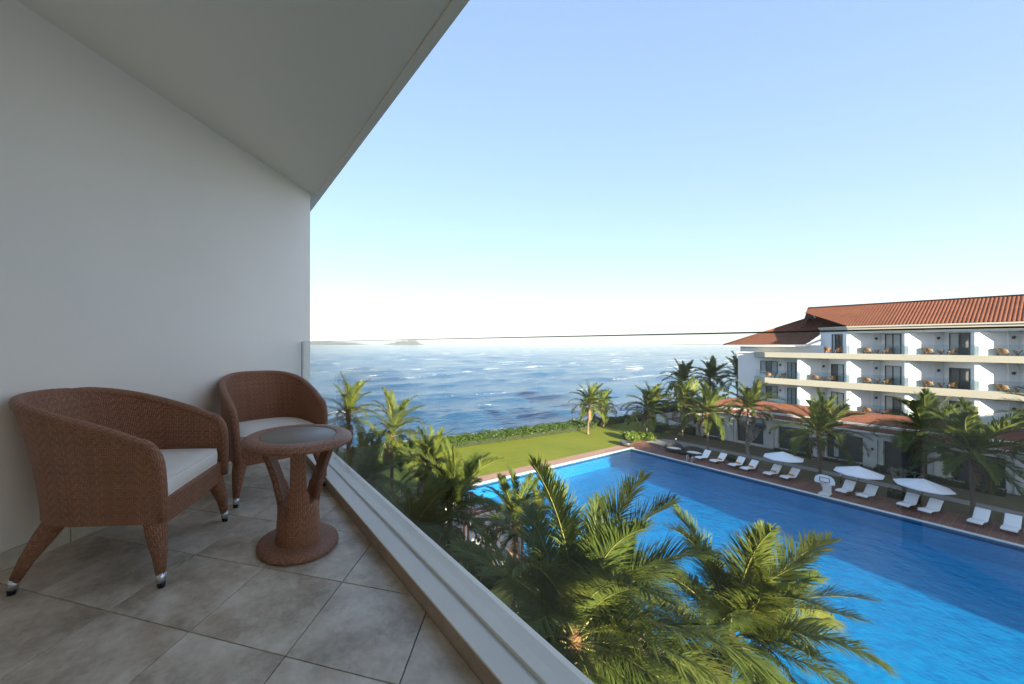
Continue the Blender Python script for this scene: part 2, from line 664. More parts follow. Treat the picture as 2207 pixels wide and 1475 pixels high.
def mosaic_material():
    m = Mat('pool_mosaic', (.02, .3, .7), .5, .3)
    v = m.coord('Object')
    n = m.noise(.12, 3, .5, v)
    f = m.noise(7, 4, .7, v)
    t = m.math('ADD', m.math('MULTIPLY', n, .7), m.math('MULTIPLY', f, .3))
    m.color(m.ramp(t, [(.3, (.10, .58, .60)), (.7, (.15, .70, .72))]))
    return m.m


m_mosaic = mosaic_material()

# ================================================================== THE SETTING
PX0, PX1, PY0, PY1 = 16.8, 45.03, -34.0, 27.3      # pool
CW = 0.34                                          # coping width
DK_R, DK_F = 49.7, 28.95                           # deck edges
SEA_Z = -2.6


def sheet(name, rects, z, mat, parent=None, kind='structure'):
    mb = MB()
    for x0, y0, x1, y1 in rects:
        mb.add([(x0, y0, z), (x1, y0, z), (x1, y1, z), (x0, y1, z)], [(0, 1, 2, 3)])
    o = mb.build(name, mat, parent)
    if kind: o['kind'] = kind
    return o


def ysea(x): return 43.3 - (x - 20) * .112          # line of the sea wall


# ground under everything, with the pool left out
g = MB()
xs = [-120, PX0, PX1, 160]
for a, b, y0 in ((-700, PX0, -330), (PX1, 700, -330)):
    g.add([(a, y0, -.03), (b, y0, -.03), (b, ysea(b), -.03), (a, ysea(a), -.03)], [(0, 1, 2, 3)])
g.add([(PX0, PY1, -.03), (PX1, PY1, -.03), (PX1, ysea(PX1), -.03), (PX0, ysea(PX0), -.03)], [(0, 1, 2, 3)])
g.add([(PX0, -330, -.03), (PX1, -330, -.03), (PX1, PY0, -.03), (PX0, PY0, -.03)], [(0, 1, 2, 3)])
g.add([(-700, ysea(-700), -.03), (700, ysea(700), -.03), (700, ysea(700), -4), (-700, ysea(-700), -4)], [(0, 1, 2, 3)])
tag(g.build('ground', m_soil), kind='structure')

# lawn between deck and sea wall
mb = MB()
LX0, LX1 = 13.5, 60.0
mb.add([(LX0, DK_F + .02, 0), (LX1, DK_F + .02, 0), (LX1, ysea(LX1) - .6, 0), (LX0, ysea(LX0) - .6, 0)], [(0, 1, 2, 3)])
tag(mb.build('lawn', m_lawn), kind='structure')
mb = MB()
mb.add([(LX1, 27.6, .0), (110, 27.6, .0), (110, ysea(110) - .6, .0), (LX1, ysea(LX1) - .6, .0)], [(0, 1, 2, 3)])
tag(mb.build('back_lawn', m_lawn), kind='structure')
# worn grass strip in front of the far building, crossed by a path
sheet('dry_grass', [(DK_R + .02, -34, 61, DK_F)], .0, m_dry)
pth = MB()
rows = []
for k in range(40):
    y = -30 + k * 1.45
    xc = 53.4 + .55 * math.sin(y * .11)
    rows.append([(xc - .75, y, .006), (xc + .75, y, .006)])
pth.grid(rows, smooth=False)
tag(pth.build('footpath', m_path), kind='structure')
ap = MB()
ap.add([(49.9, 24.4, .010), (53.6, 24.6, .010), (54.4, 26.3, .010), (53.6, 28.0, .010), (51.2, 28.6, .010), (49.9, 28.2, .010)], [(0, 1, 2, 3, 4, 5)])
tag(ap.build('path_landing', m_path), kind='structure')

# deck slabs on the right side of the pool
deck = empty('pool_deck')
tag(deck, kind='structure')
sheet('deck_bed', [(PX1 + CW, -34, DK_R, DK_F)], -.004, paint('pale_deck_joint', (.30, .22, .17), .9, .15, 6), deck, None)
slab_w, slab_l = .5, (DK_R - PX1 - CW) / 4
sm = MB().box((0, 0, -.02), (slab_l - .02, slab_w - .026, .05))
slab_me = sm.mesh('paving_slab', m_deck)
rnd = random.Random(3)
ny = 0
y = DK_F - slab_w / 2
while y > 1.0:
    for k in range(4):
        link('paving_slab', slab_me, deck, (PX1 + CW + (k + .5) * slab_l, y, rnd.uniform(-.002, .002)))
    y -= slab_w
rest = MB()
while y > -33:
    for k in range(4):
        rest.box((PX1 + CW + (k + .5) * slab_l, y, -.02), (slab_l - .02, slab_w - .026, .05))
    y -= slab_w
tag(rest.build('paving_slab_rest', m_deck, deck), kind='stuff')
# brick paved strip along the far end and the left side
tag(sheet('brick_paving', [(12.0, PY1 + CW, PX1 + CW, DK_F), (PX0 - 1.9, -34, PX0 - CW, PY1 + CW)], .006, m_paver), kind='structure')

# coping, pool basin and water
cop = empty('pool_coping')
tag(cop, kind='structure')
cm = MB().box((0, 0, .0), (.985, CW, .09)).mesh('coping_stone', m_coping)
cm_y = MB().box((0, 0, .0), (CW, .985, .09)).mesh('coping_stone', m_coping)
x = PX0 + .5
while x < PX1 + CW:
    link('coping_stone', cm, cop, (x, PY1 + CW / 2, .0)); x += 1.0
y = PY1 - .5
while y > -6:
    link('coping_stone', cm_y, cop, (PX1 + CW / 2, y, .0)); y -= 1.0
link('coping_corner', MB().box((0, 0, 0), (CW + .4, CW, .088)).mesh('coping_corner', m_coping), cop, (PX1 + .2, PY1 + CW / 2, .0))
y = PY1 - .5
while y > 0:
    link('coping_stone', cm_y, cop, (PX0 - CW / 2, y, .0)); y -= 1.0
basin = MB()
zb, zt = -1.5, .0
basin.add([(PX0, PY0, zb), (PX1, PY0, zb), (PX1, PY1, zb), (PX0, PY1, zb)], [(0, 1, 2, 3)])
for (xa, ya), (xb, yb) in (((PX0, PY0), (PX0, PY1)), ((PX0, PY1), (PX1, PY1)), ((PX1, PY1), (PX1, PY0)), ((PX1, PY0), (PX0, PY0))):
    basin.add([(xa, ya, zb), (xb, yb, zb), (xb, yb, zt), (xa, ya, zt)], [(0, 1, 2, 3)])
tag(basin.build('pool_basin', m_mosaic), kind='structure')
band = MB()
for (xa, ya), (xb, yb) in (((PX0 + .004, PY1 - .004), (PX1 - .004, PY1 - .004)), ((PX1 - .004, PY1 - .004), (PX1 - .004, PY0))):
    band.add([(xa, ya, -.32), (xb, yb, -.32), (xb, yb, -.02), (xa, ya, -.02)], [(0, 1, 2, 3)])
tag(band.build('waterline_tile_band', paint('waterline_tile', (.03, .10, .17), .3, .2, 8)), kind='structure')
tag(sheet('pool_water', [(PX0 - .01, PY0, PX1 + .01, PY1 + .01)], -.16, m_pool), kind='structure')

# sea: polar grid with real swell, fine relief in the material
na = 640
rr = np.concatenate([np.exp(np.linspace(math.log(34), math.log(1300), 400)), np.exp(np.linspace(math.log(1330), math.log(6200), 24))])
nr = len(rr)
aa = np.radians(np.linspace(-62, 92, na))             # from +y towards +x
Rr, Aa = np.meshgrid(rr, aa, indexing='ij')
X, Y = Rr * np.sin(Aa), Rr * np.cos(Aa)
Z = np.zeros_like(X)
rng = np.random.RandomState(5)
for k in range(38):
    lam = 3.2 * 1.068 ** k * rng.uniform(.9, 1.1)
    th = R(rng.normal(-6, 22))
    ph = rng.uniform(0, 2 * PI)
    amp = .0098 * lam * (1 if lam < 10 else .62)
    fade = np.clip(1.8 - Rr / (17 * lam), 0, 1)
    warp = 1.2 * np.sin(X * .023 + k) + .9 * np.sin(X * .011 - Y * .013 + 2 * k) + .6 * np.sin(X * .06 + Y * .03 + 3 * k)
    gust = .55 + .45 * np.sin(X * .017 * (1 + .1 * k) + Y * .023 + 5 * k)
    phase = (X * math.sin(th) + Y * math.cos(th)) * 2 * PI / lam + ph + warp
    Z += amp * fade * gust * (2.0 * np.exp(1.2 * (np.sin(phase) - 1)) - .8)
V = np.stack([X, Y, Z + SEA_Z], -1).reshape(-1, 3)
idx = np.arange(nr * na).reshape(nr, na)
Fq = np.stack([idx[:-1, :-1], idx[:-1, 1:], idx[1:, 1:], idx[1:, :-1]], -1).reshape(-1, 4)
me = bpy.data.meshes.new('sea')
me.vertices.add(len(V)); me.vertices.foreach_set('co', V.reshape(-1).astype(np.float32))
me.loops.add(Fq.size); me.loops.foreach_set('vertex_index', Fq.reshape(-1)[::1].astype(np.int32))
me.polygons.add(len(Fq)); me.polygons.foreach_set('loop_start', np.arange(0, Fq.size, 4, dtype=np.int32))
me.polygons.foreach_set('loop_total', np.full(len(Fq), 4, np.int32))
me.polygons.foreach_set('use_smooth', np.ones(len(Fq), bool))
me.update(calc_edges=True)
me.flip_normals()
me.materials.append(m_sea)
tag(link('sea', me), kind='structure')


def dirpt(px, dist, z=0):
    """point on the bearing seen at picture column px (2207 wide), at a distance along the view axis"""
    r = (px - 913) / 803
    return Vector(((FW[0] + r * FW[1]) * dist, (FW[1] - r * FW[0]) * dist, z))


# far sand bar and hazy islands
sb = MB()
rows = []
for k in range(40):
    t = k / 39
    px = 1085 + 215 * t
    w = 26 * math.sin(PI * t) ** .6 + 2
    d = 1750 - 90 * t
    rows.append([dirpt(px, d - w, SEA_Z - .2), dirpt(px, d - w * .3, SEA_Z + .9 * math.sin(PI * t) + .1), dirpt(px, d + w, SEA_Z - .2)])
sb.grid(rows)
tag(sb.build('sandbar', m_sand), kind='structure')


def island(px0, px1, peaks, dist, hmax, seed):
    rng = random.Random(seed)
    n = 60
    prof = []
    for k in range(n + 1):
        t = k / n
        h = sum(p[2] * math.exp(-((t - p[0]) / p[1]) ** 2) for p in peaks)
        h += .05 * math.sin(t * 23 + seed) + .03 * math.sin(t * 51)
        prof.append(max(0, h) * math.sin(PI * t) ** .5 * hmax)
    mb = MB()
    rows = []
    for j, (dd, s) in enumerate(((-500, 0), (-300, .45), (-120, .85), (0, 1), (200, .8), (450, .3), (700, 0))):
        rows.append([dirpt(px0 + (px1 - px0) * k / n, dist + dd, SEA_Z - 2 + prof[k] * s * (1 + .1 * math.sin(k * .9 + j * 2))) for k in range(n + 1)])
    mb.grid(rows[::-1])
    o = mb.build('island', m_island)
    return tag(o, kind='structure')


island(560, 800, [(.25, .2, .8), (.6, .25, 1.0), (.85, .12, .4)], 5300, 50, 1)
island(812, 925, [(.5, .16, .75), (.72, .14, 1.0), (.3, .12, .35)], 5200, 66, 4)
island(1380, 1640, [(.5, .3, .6), (.8, .12, .3)], 5400, 22, 7)

# sea wall with rocks at its foot
sw = MB()
x = -30
P = []
while x < 112:
    P.append((x, ysea(x))); x += 4
for (x0, y0), (x1, y1) in zip(P[:-1], P[1:]):
    sw.add([(x0, y0 - .45, -.03), (x1, y1 - .45, -.03), (x1, y1 - .45, .42), (x0, y0 - .45, .42),
            (x0, y0 + .05, .42), (x1, y1 + .05, .42), (x1, y1 + .25, -4), (x0, y0 + .25, -4)],
           [(0, 1, 2, 3), (3, 2, 5, 4), (4, 5, 6, 7)])
sea_wall = sw.build('sea_wall', m_seawall)
tag(sea_wall, 'long low concrete sea wall between hedge and waves', 'wall')


def rock_mesh(seed, s):
    rng = random.Random(seed)
    import bmesh
    bm = bmesh.new()
    bmesh.ops.create_icosphere(bm, subdivisions=3, radius=1)
    ph = [rng.uniform(0, 6) for _ in range(6)]
    for v in bm.verts:
        p = v.co
        k = 1 + .16 * math.sin(3 * p.x + ph[0]) + .14 * math.sin(4 * p.y + ph[1]) + .12 * math.sin(5 * p.z + ph[2]) + .06 * math.sin(9 * p.x + ph[3]) * math.sin(8 * p.y + ph[4])
        v.co = Vector((p.x * s[0], p.y * s[1], p.z * s[2])) * k
    me = bpy.data.meshes.new('rock')
    bm.to_mesh(me); bm.free()
    me.materials.append(m_rock)
    me.polygons.foreach_set('use_smooth', [True] * len(me.polygons))
    return me


for k, (x, dy, s, lab) in enumerate([
        (54.6, 1.4, (1.0, .9, 2.6), 'dark rounded boulder at the sea wall, left of the pair behind the twin palms'),
        (57.0, 1.6, (.9, .8, 2.9), 'dark rounded boulder at the sea wall, right of the pair behind the twin palms'),
        (61.6, 1.8, (1.0, .9, 2.7), 'dark pointed boulder alone beyond the sea wall'),
        (26.6, 1.2, (1.1, .8, 2.3), 'brown flat boulder at the near end of the sea wall'),
        (51.9, 1.3, (.6, .6, 2.4), 'small dark rock just behind the trunk of the twin palms'),
        (47.2, 1.5, (.6, .6, 2.3), 'small dark rock at the sea wall left of the twin palms')]):
    o = link('rock', rock_mesh(k, s), None, (x, ysea(x) + dy, SEA_Z + .2))
    tag(o, lab, 'rock', 'rocks along the sea wall')

# ================================================================== OUR BUILDING AND BALCONY
FZ = 11.95
CZ_ = FZ + 2.68
WA = Vector((.936, 4.134, 0))                     # wall end at the balcony front
WD = Vector((.728, .6855, 0)).normalized()        # along the wall towards the front
WN = Vector((WD.y, -WD.x, 0))                     # wall normal towards the balcony
WI = WA - WD * 4.3                                # inner corner
DW = WI + WN * ((.9 - WI.x) / WN.x)               # door wall meets the front line

hotel = empty('hotel_wing', (0, 0, 0))
tag(hotel, 'white hotel wing with the balcony we stand on, wall, ceiling and tiled floor', 'building')
mb = MB()
mass = [(.9, -24), (.9, DW.y - .02), (WI.x - .02, WI.y - .02), (WA.x - WD.x * .01 - WN.x * .02, WA.y - WD.y * .01 - WN.y * .02), (.9, 4.42), (.9, 36), (-16, 36), (-16, -24)]
mb.prism(mass, -.2, 17.0)
mb.build('building_block', m_bwhite, hotel)
mb = MB()
a, b = WA, WI
th = -WN * .012
mb.prism([(a.x, a.y), (b.x, b.y), (b.x + th.x, b.y + th.y), (a.x + th.x, a.y + th.y)], FZ - .3, CZ_ + .02)
mb.build('wall', m_wall, hotel)
# door wall behind the viewer with a sliding door
mb = MB()
d0, d1 = WI, DW
th = -WD * .012
mb.prism([(d0.x, d0.y), (d1.x, d1.y), (d1.x + th.x, d1.y + th.y), (d0.x + th.x, d0.y + th.y)], FZ - .3, CZ_ + .02)
mb.build('door_wall', m_wall, hotel)
dr = empty('sliding_door', (WI + WN * 1.1 + WD * .02)[:3], math.atan2(WN.y, WN.x), hotel)
dr.location.z = FZ + .02
for k in range(2):
    q = MB()
    for (cx, cz, sx, sz) in ((.03, 1.1, .06, 2.2), (1.07, 1.1, .06, 2.2), (.55, .03, 1.0, .06), (.55, 2.17, 1.0, .06)):
        q.box((cx + 1.1 * k, .03 + .02 * k, cz), (sx, .05, sz))
    q.build('door_frame', m_brown_frame, dr)
    MB().box((.55 + 1.1 * k, .02 + .02 * k, 1.1), (.98, .01, 2.1)).build('white_bounce_pane', m_cushion, dr)  # white fabric in place of glass, added to bounce light into the balcony

# ceiling slab with the lower drip edge along its front
ce = MB()
ce.prism([(.985, -6), (.985, 6), (-3.5, 6), (-3.5, -6)], CZ_, CZ_ + .5)
ce.build('ceiling', m_ceil, hotel)
dg = MB().prism([(.985, -6), (1.0, -6), (1.0, 6), (.985, 6)], CZ_ + .012, CZ_ + .4)
dg.build('drip_groove', m_ceil, hotel)
de = MB().prism([(1.0, -6), (1.066, -6), (1.066, 6), (1.0, 6)], CZ_ - .004, CZ_ + .5)
de.build('slab_edge', m_ceil, hotel, bevel=.004)

# floor: recessed grout bed, every tile a piece
KI, KS, KG, KO = .731, .8105, .818, .938
floor = empty('floor', (0, 0, 0), 0, hotel)
fb = MB()
fb.prism([(KO, -3), (KO, 4.2), (-3.4, .6), (-3.4, -3)], FZ - .35, FZ - .006)
fb.build('grout_bed', m_grout, floor)


def clip(poly, p, n):
    """keep the side where (q-p).n <= 0"""
    out = []
    for i in range(len(poly)):
        a, b = poly[i], poly[(i + 1) % len(poly)]
        da = (a[0] - p[0]) * n[0] + (a[1] - p[1]) * n[1]
        db = (b[0] - p[0]) * n[0] + (b[1] - p[1]) * n[1]
        if da <= 0: out.append(a)
        if (da < 0) != (db < 0) and abs(da - db) > 1e-9:
            t = da / (da - db)
            out.append((a[0] + (b[0] - a[0]) * t, a[1] + (b[1] - a[1]) * t))
    return out


T0 = (-.355, 1.889)
ts = .2855
e1, e2 = (ts, -ts), (ts, ts)
gj = .0022
rnd = random.Random(11)
for i in range(-12, 9):
    for j in range(-8, 7):
        u0, u1, v0, v1 = i + gj / .4, i + 1 - gj / .4, j + gj / .4, j + 1 - gj / .4
        poly = [(T0[0] + e1[0] * u + e2[0] * v, T0[1] + e1[1] * u + e2[1] * v) for u, v in ((u0, v0), (u1, v0), (u1, v1), (u0, v1))]
        poly = clip(poly, (KI - .002, 0), (1, 0))
        if len(poly) >= 3: poly = clip(poly, (WA.x, WA.y), (-WN.x, -WN.y))
        if len(poly) >= 3: poly = clip(poly, (WI.x, WI.y), (-WD.x, -WD.y))
        if len(poly) < 3: continue
        ar = abs(sum(poly[k][0] * poly[(k + 1) % len(poly)][1] - poly[(k + 1) % len(poly)][0] * poly[k][1] for k in range(len(poly)))) / 2
        if ar < .0006: continue
        cx = sum(p[0] for p in poly) / len(poly); cy = sum(p[1] for p in poly) / len(poly)
        t = MB().prism([(p[0] - cx, p[1] - cy) for p in poly], -.01, 0)
        o = t.build('tile', m_tile, floor, bevel=.0012, loc=(cx, cy, FZ + rnd.uniform(-.0005, .0005)))

# skirting tiles
L = (WA - WI).length
sk = MB
x = .12
while x < L - .26:
    w = min(.4, L - .26 - x)
    p = WI + WD * (x + w / 2) + WN * .0055
    MB().box((0, 0, 0), (w - .004, .011, .085)).build('skirting_tile', m_skirt, hotel, bevel=.002, loc=(p.x, p.y, FZ + .044), rot=(0, 0, math.atan2(WD.y, WD.x)))
    x += .4

# kerb: rendered face, stone strip, groove and wide ledge
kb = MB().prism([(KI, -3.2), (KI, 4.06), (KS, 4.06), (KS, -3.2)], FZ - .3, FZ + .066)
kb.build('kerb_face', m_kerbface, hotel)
kb = MB().prism([(KI - .004, -3.2), (KI - .004, 4.055), (KS, 4.055), (KS, -3.2)], FZ + .0665, FZ + .0745)
kb.build('kerb_strip', m_strip, hotel, bevel=.002)
kb = MB()
sec = [(KG + .0085, FZ - .3), (KG + .0085, FZ + .078), (KG + .0115, FZ + .083), (KG + .05, FZ + .090), (KO - .03, FZ + .1005), (KO - .010, FZ + .0995), (KO - .002, FZ + .094), (KO, FZ + .084), (KO, FZ - .3)]
rows = [[(x, -3.2, z) for x, z in sec], [(x, 4.12, z) for x, z in sec]]
kb.grid(rows[::-1], smooth=False)
kb.build('kerb_ledge', m_kerb, hotel)
kb = MB().prism([(KS, -3.2), (KG + .0085, -3.2), (KG + .0085, 4.06), (KS, 4.06)], FZ - .3, FZ + .069)
kb.build('kerb_groove', m_strip, hotel)

# glass balustrade
bal = empty('glass_balustrade', (KG, 0, FZ))
tag(bal, 'frameless clear glass balustrade along the balcony front', 'balustrade')
GH = 1.068
for y0, y1 in ((-3.2, 3.985),):
    MB().box((0, (y0 + y1) / 2, (.071 + GH) / 2), (.012, y1 - y0, GH - .071)).build('glass_pane', m_glass, bal)
    MB().box((0, (y0 + y1) / 2, GH + .0012), (.012, y1 - y0, .0024)).build('glass_edge', m_glass_edge, bal)
    MB().box((0, y1 + .0015, (.072 + GH) / 2), (.012, .003, GH - .072)).build('glass_edge', m_glass_edge, bal)

# ================================================================== RATTAN FURNITURE


def chair(name, loc, ang, label):
    root = empty(name, loc, ang)
    tag(root, label, 'chair', 'rattan furniture on our balcony')
    # plan path of the shell: from front right round the back to front left
    st = []                                       # (x, y, nx, ny, zrim, lean)
    rx, ry, x0, n = .33, .315, -.01, 2.45

    def sup(phi):
        c, s = math.cos(phi), math.sin(phi)
        return (x0 - rx * math.copysign(abs(c) ** (2 / n), c), ry * math.copysign(abs(s) ** (2 / n), s))

    def zr(x):
        t = min(1, max(0, (x + .34) / .56))
        return .80 - .185 * (t ** 1.25)
    half = []
    for k in range(0, 7):                         # front drop
        a = PI / 2 * k / 6
        half.append((.285 - .085 * (1 - math.cos(a)), .315 - .0 * a, .505 + (zr(.2) - .505) * math.sin(a)))
    half.insert(0, (.288, .313, .44)); half.insert(0, (.289, .312, .36)); half.insert(0, (.289, .312, .285))
    for x in (.15, .10, .05, .0):
        half.append((x, .315, zr(x)))
    for k in range(1, 15):
        phi = PI / 2 * (1 - k / 14)
        x, y = sup(phi)
        half.append((x, y, zr(x)))
    path = half + [(x, -y, z) for x, y, z in half[-2::-1]]
    N = len(path)
    nrm = []
    for i in range(N):
        p, q = path[max(0, i - 1)], path[min(N - 1, i + 1)]
        t = Vector((q[0] - p[0], q[1] - p[1], 0))
        if t.length < .008: t = Vector((-1, 0, 0)) if i < N / 2 else Vector((1, 0, 0))
        t.normalize()
        nn = Vector((t.y, -t.x, 0))
        pos = Vector((path[i][0] + .05, path[i][1], 0))
        if nn.dot(pos) < 0: nn = -nn
        nrm.append(nn)
    zbot = .275

    def pt(i, z, off):
        x, y, zz = path[i]
        back = min(1, max(0, (.10 - x) / .42))
        h = max(0, z - .30) / .5
        lean = h ** 1.6
        low = max(0, .40 - z)
        px = x - .125 * lean * back - .035 * lean * (1 - back) * 0 + .03 * low * back
        py = y * (1 + .06 * lean * (1 - .3 * back) - .10 * low)
        return Vector((px, py, z)) + nrm[i] * off
    arc = [0]
    for i in range(1, N):
        arc.append(arc[-1] + max(.004, math.hypot(path[i][0] - path[i - 1][0], path[i][1] - path[i - 1][1])))
    mb = MB()
    nv = 12
    for off, z0_, sgn in ((.0, zbot, 1), (-.038, .33, -1)):
        rows, uv = [], []
        for j in range(nv + 1):
            rw, ur = [], []
            for i in range(N):
                zt_ = max(path[i][2], z0_ + .005)
                z = z0_ + (zt_ - z0_) * j / nv
                rw.append(pt(i, z, off)); ur.append((arc[i], z))
            rows.append(rw); uv.append(ur)
        if sgn < 0:
            rows = rows[::-1]; uv = uv[::-1]
        mb.grid(rows, uvs=uv)
    # bottom closing strip
    rows = [[pt(i, zbot, 0) for i in range(N)], [pt(i, zbot, -.038) for i in range(N)]]
    mb.grid(rows[::-1], uvs=[[(a, 0) for a in arc], [(a, .038) for a in arc]])
    shell = mb.build('shell', m_wicker, root)
    # rolled rim
    rim = MB().tube([pt(i, path[i][2], -.019) + Vector((0, 0, -.004)) for i in range(N)], .0245, 10)
    rim.build('rolled_rim', m_wicker, root)
    # apron under the seat front, slightly bowed
    rows, uv = [], []
    for j, z in enumerate((.245, .27, .30, .33, .362)):
        rw, ur = [], []
        for k in range(13):
            y = -.30 + .6 * k / 12
            b = .27 + .028 * math.cos(PI * (k / 12 - .5)) + .012 * (z - .24) / .12
            zz = z if j else z + .012 * math.sin(PI * k / 12)
            rw.append((b, y, zz)); ur.append((y + 1, z))
        rows.append(rw); uv.append(ur)
    ap_ = MB().grid(rows, uvs=uv)
    rows2 = [[(p[0], p[1], p[2]) for p in rows[-1]], [(p[0] - .05, p[1], p[2] + .004) for p in rows[-1]]]
    ap_.grid(rows2, uvs=[[(p[1] + 1, 0) for p in rows[-1]], [(p[1] + 1, .05) for p in rows[-1]]])
    ap_.grid([[(p[0] - .03, p[1], p[2]) for p in rows[0]], rows[0]], uvs=[[(p[1] + 1, 0) for p in rows[0]], [(p[1] + 1, .03) for p in rows[0]]])
    ap_.build('apron', m_wicker, root)
    MB().prism([(.24, -.25), (.24, .25), (-.13, .23), (-.23, .12), (-.23, -.12), (-.13, -.23)], .335, .352).build('seat_deck', m_wicker, root)
    # legs with metal shoes
    for sx, sy in ((1, 1), (1, -1), (-1, 1), (-1, -1)):
        if sx > 0:
            top, foot = Vector((.235, .255 * sy, .345)), Vector((.292, .300 * sy, .0))
            pts = [top, Vector((.240, .260 * sy, .285)), Vector((.260, .276 * sy, .21)), Vector((.279, .290 * sy, .13)), Vector((.288, .297 * sy, .05))]
        else:
            top, foot = Vector((-.165, .205 * sy, .345)), Vector((-.305, .305 * sy, .0))
            pts = [top, Vector((-.185, .215 * sy, .29)), Vector((-.226, .250 * sy, .21)), Vector((-.266, .281 * sy, .13)), Vector((-.298, .301 * sy, .05))]
        leg = MB().tube(pts, [.036, .047, .041, .029, .0195], 14).build('leg', m_wicker, root)
        e = pts[-1]; d = (foot - e).normalized()
        MB().tube([e - d * .012, e + d * .028], [.0202, .0184], 16).build('metal_shoe', m_alu, leg)
        MB().tube([e + d * .028, e + d * (foot - e).length], [.017, .014], 16).build('glide', m_rubber, leg)
    # cushion: rings lofted over the seat outline
    out = [(.275, .235), (.265, .262), (.20, .270), (.05, .270), (-.08, .262), (-.17, .235), (-.235, .18), (-.262, .10), (-.27, 0)]
    out = out + [(x, -y) for x, y in out[-2::-1]]
    cxm = .02

    def ring(k, z, dx=0, dome=0):
        return [(cxm + (x - cxm) * k + dx * (1 if x > .1 else 0), y * k, z + dome * (1 - ((x - cxm) / .3) ** 2) * (1 - (y / .3) ** 2)) for x, y in out]
    cu = MB()
    rings = [ring(.9, .353), ring(.975, .356), ring(1.0, .372), ring(1.003, .40), ring(.998, .425), ring(.975, .437), ring(.93, .443, 0, .004), ring(.7, .447, 0, .010), ring(.4, .449, 0, .014), ring(.1, .449, 0, .016), ring(.001, .449, 0, .016)]
    cu.grid(rings, closed=True)
    cush = cu.build('seat_cushion', m_cushion, root)
    for z, k in ((.4375, .982), (.362, .992)):
        MB().tube([Vector(p) for p in ring(k, z)], .0042, 6, closed=True).build('piping', m_cushion, cush)
    return root


ch1c = Vector((-.343, 2.366, FZ))
f1 = Vector((.9, -.43, 0)).normalized()
chair('rattan_armchair', ch1c + f1 * .025 + Vector((0, 0, 0)), math.atan2(f1.y, f1.x), 'brown woven rattan tub chair nearest the viewer, with white seat cushion')
f2 = Vector((.142, -.99, 0)).normalized()
chair('rattan_armchair', Vector((.392, 3.0, FZ)), math.atan2(f2.y, f2.x), 'brown woven rattan tub chair in the balcony corner behind the round table')


def side_table(loc, ang):
    root = empty('rattan_side_table', loc, ang)
    tag(root, 'round rattan side table with smoked glass top and three curved struts', 'table', 'rattan furniture on our balcony')
    # base disc, shallow dome
    MB().lathe([(.0, .034), (.10, .034), (.15, .031), (.185, .026), (.203, .018), (.206, .008), (.200, .002), (.0, .002)], 48).build('base', m_wicker, root)
    for a in (.5, 2.6, 4.7):
        MB().lathe([(.0, .0), (.018, .0), (.018, .006), (.0, .006)], 10, c=(.16 * math.cos(a), .16 * math.sin(a), -.004)).build('foot', m_rubber, root)
    MB().lathe([(.112, .030), (.112, .06), (.108, .12), (.104, .18), (.100, .215), (.088, .228), (.06, .222), (.0, .215)], 40).build('pedestal', m_wicker, root)
    # three straps that part from the pedestal and spread to the rim
    for k in range(3):
        a0 = k * 2 * PI / 3
        rows_o, rows_i, uo = [], [], []
        nseg = 16
        for s in range(nseg + 1):
            t = s / nseg
            z = .18 + (.545 - .18) * t
            r = .104 + .140 * max(0, (t - .06) / .94) ** 1.45
            half = .043 + .018 * (1 - t) ** 1.5
            ro, ri = [], []
            for j in range(9):
                w = -half + 2 * half * j / 8
                ang_ = w / max(.10, r) if t < .35 else w / max(.10, r) * .8
                rr_ = r
                ro.append((rr_ * math.cos(a0 + ang_), rr_ * math.sin(a0 + ang_), z))
                ri.append(((rr_ - .03) * math.cos(a0 + ang_ * .96), (rr_ - .03) * math.sin(a0 + ang_ * .96), z + .004))
            rows_o.append(ro + ri[::-1]); uo.append([(j * .013 + k, z) for j in range(18)])
        MB().grid(rows_o, closed=True, uvs=uo).build('strut', m_wicker, root)
    top = MB().lathe([(.192, .5705), (.20, .574), (.225, .575), (.255, .570), (.272, .560), (.276, .549), (.270, .538), (.25, .533), (.19, .531), (.0, .531)], 64)
    tp = top.build('table_top', m_wicker, root)
    MB().lathe([(.0, .5705), (.188, .5705), (.1905, .569), (.1905, .562)], 64).build('glass_inlay', m_tableglass, tp)
    return root


tb = side_table((.398, 2.02, FZ + .004), R(-101.7))

# ================================================================== OPPOSITE BUILDING
BF = 63.7                                          # front plane of the balconies
YE = -36.0                                         # where it joins the rear wing
EDG = [17.2 - 4.15 * i for i in range(13)]     # front edges of the slanted bays
DPT = 2.03
bld = empty('hotel_building', (BF, 9, 0))
tag(bld, 'white hotel building with terracotta roofs and slanted balconies across the pool', 'building')


def bp(mb, name, mat, parent=None, **kw):
    """build in world coordinates, then parent to the building"""
    if parent is None: parent = bld
    o = mb.build(name, mat, parent, **kw)
    M_ = Vector((BF, 9, 0))
    q = o.parent
    if q is bld: o.location = o.location - M_
    return o


def zig(top):
    pts = []
    if top:
        pts += [(BF + 2.75, EDG[1] + 2.75 + .12), (BF, EDG[1] + .12), (BF, EDG[1] - .12)]
    else:
        pts += [(BF + 1.75, 22.1), (BF + 1.75, EDG[0] + .12), (BF, EDG[0] + .12), (BF, EDG[0] - .12)]
    s = 1 if top else 0
    for i in range(s, len(EDG) - 1):
        e0, e1_ = EDG[i] - .12, EDG[i + 1] + .12
        d = (e0 - e1_) / 2
        pts += [(BF + d, e0 - d), (BF, e1_), (BF, e1_ - .24)]
    return pts[:-1] if False else pts


FL = [5.1, 8.45, 11.8]
for k, (z0, z1) in enumerate(((5.0, 7.85), (8.44, 11.24), (11.78, 14.36))):
    top = k == 2
    zz = zig(top)
    poly = zz + [(BF, YE), (BF + 12.5, YE), (BF + 12.5, zz[0][1])]
    if not top: poly = zz + [(BF, YE), (BF + 12.5, YE), (BF + 12.5, 22.1)]
    bp(MB().prism(poly, z0, z1), 'storey_wall', m_bwhite)
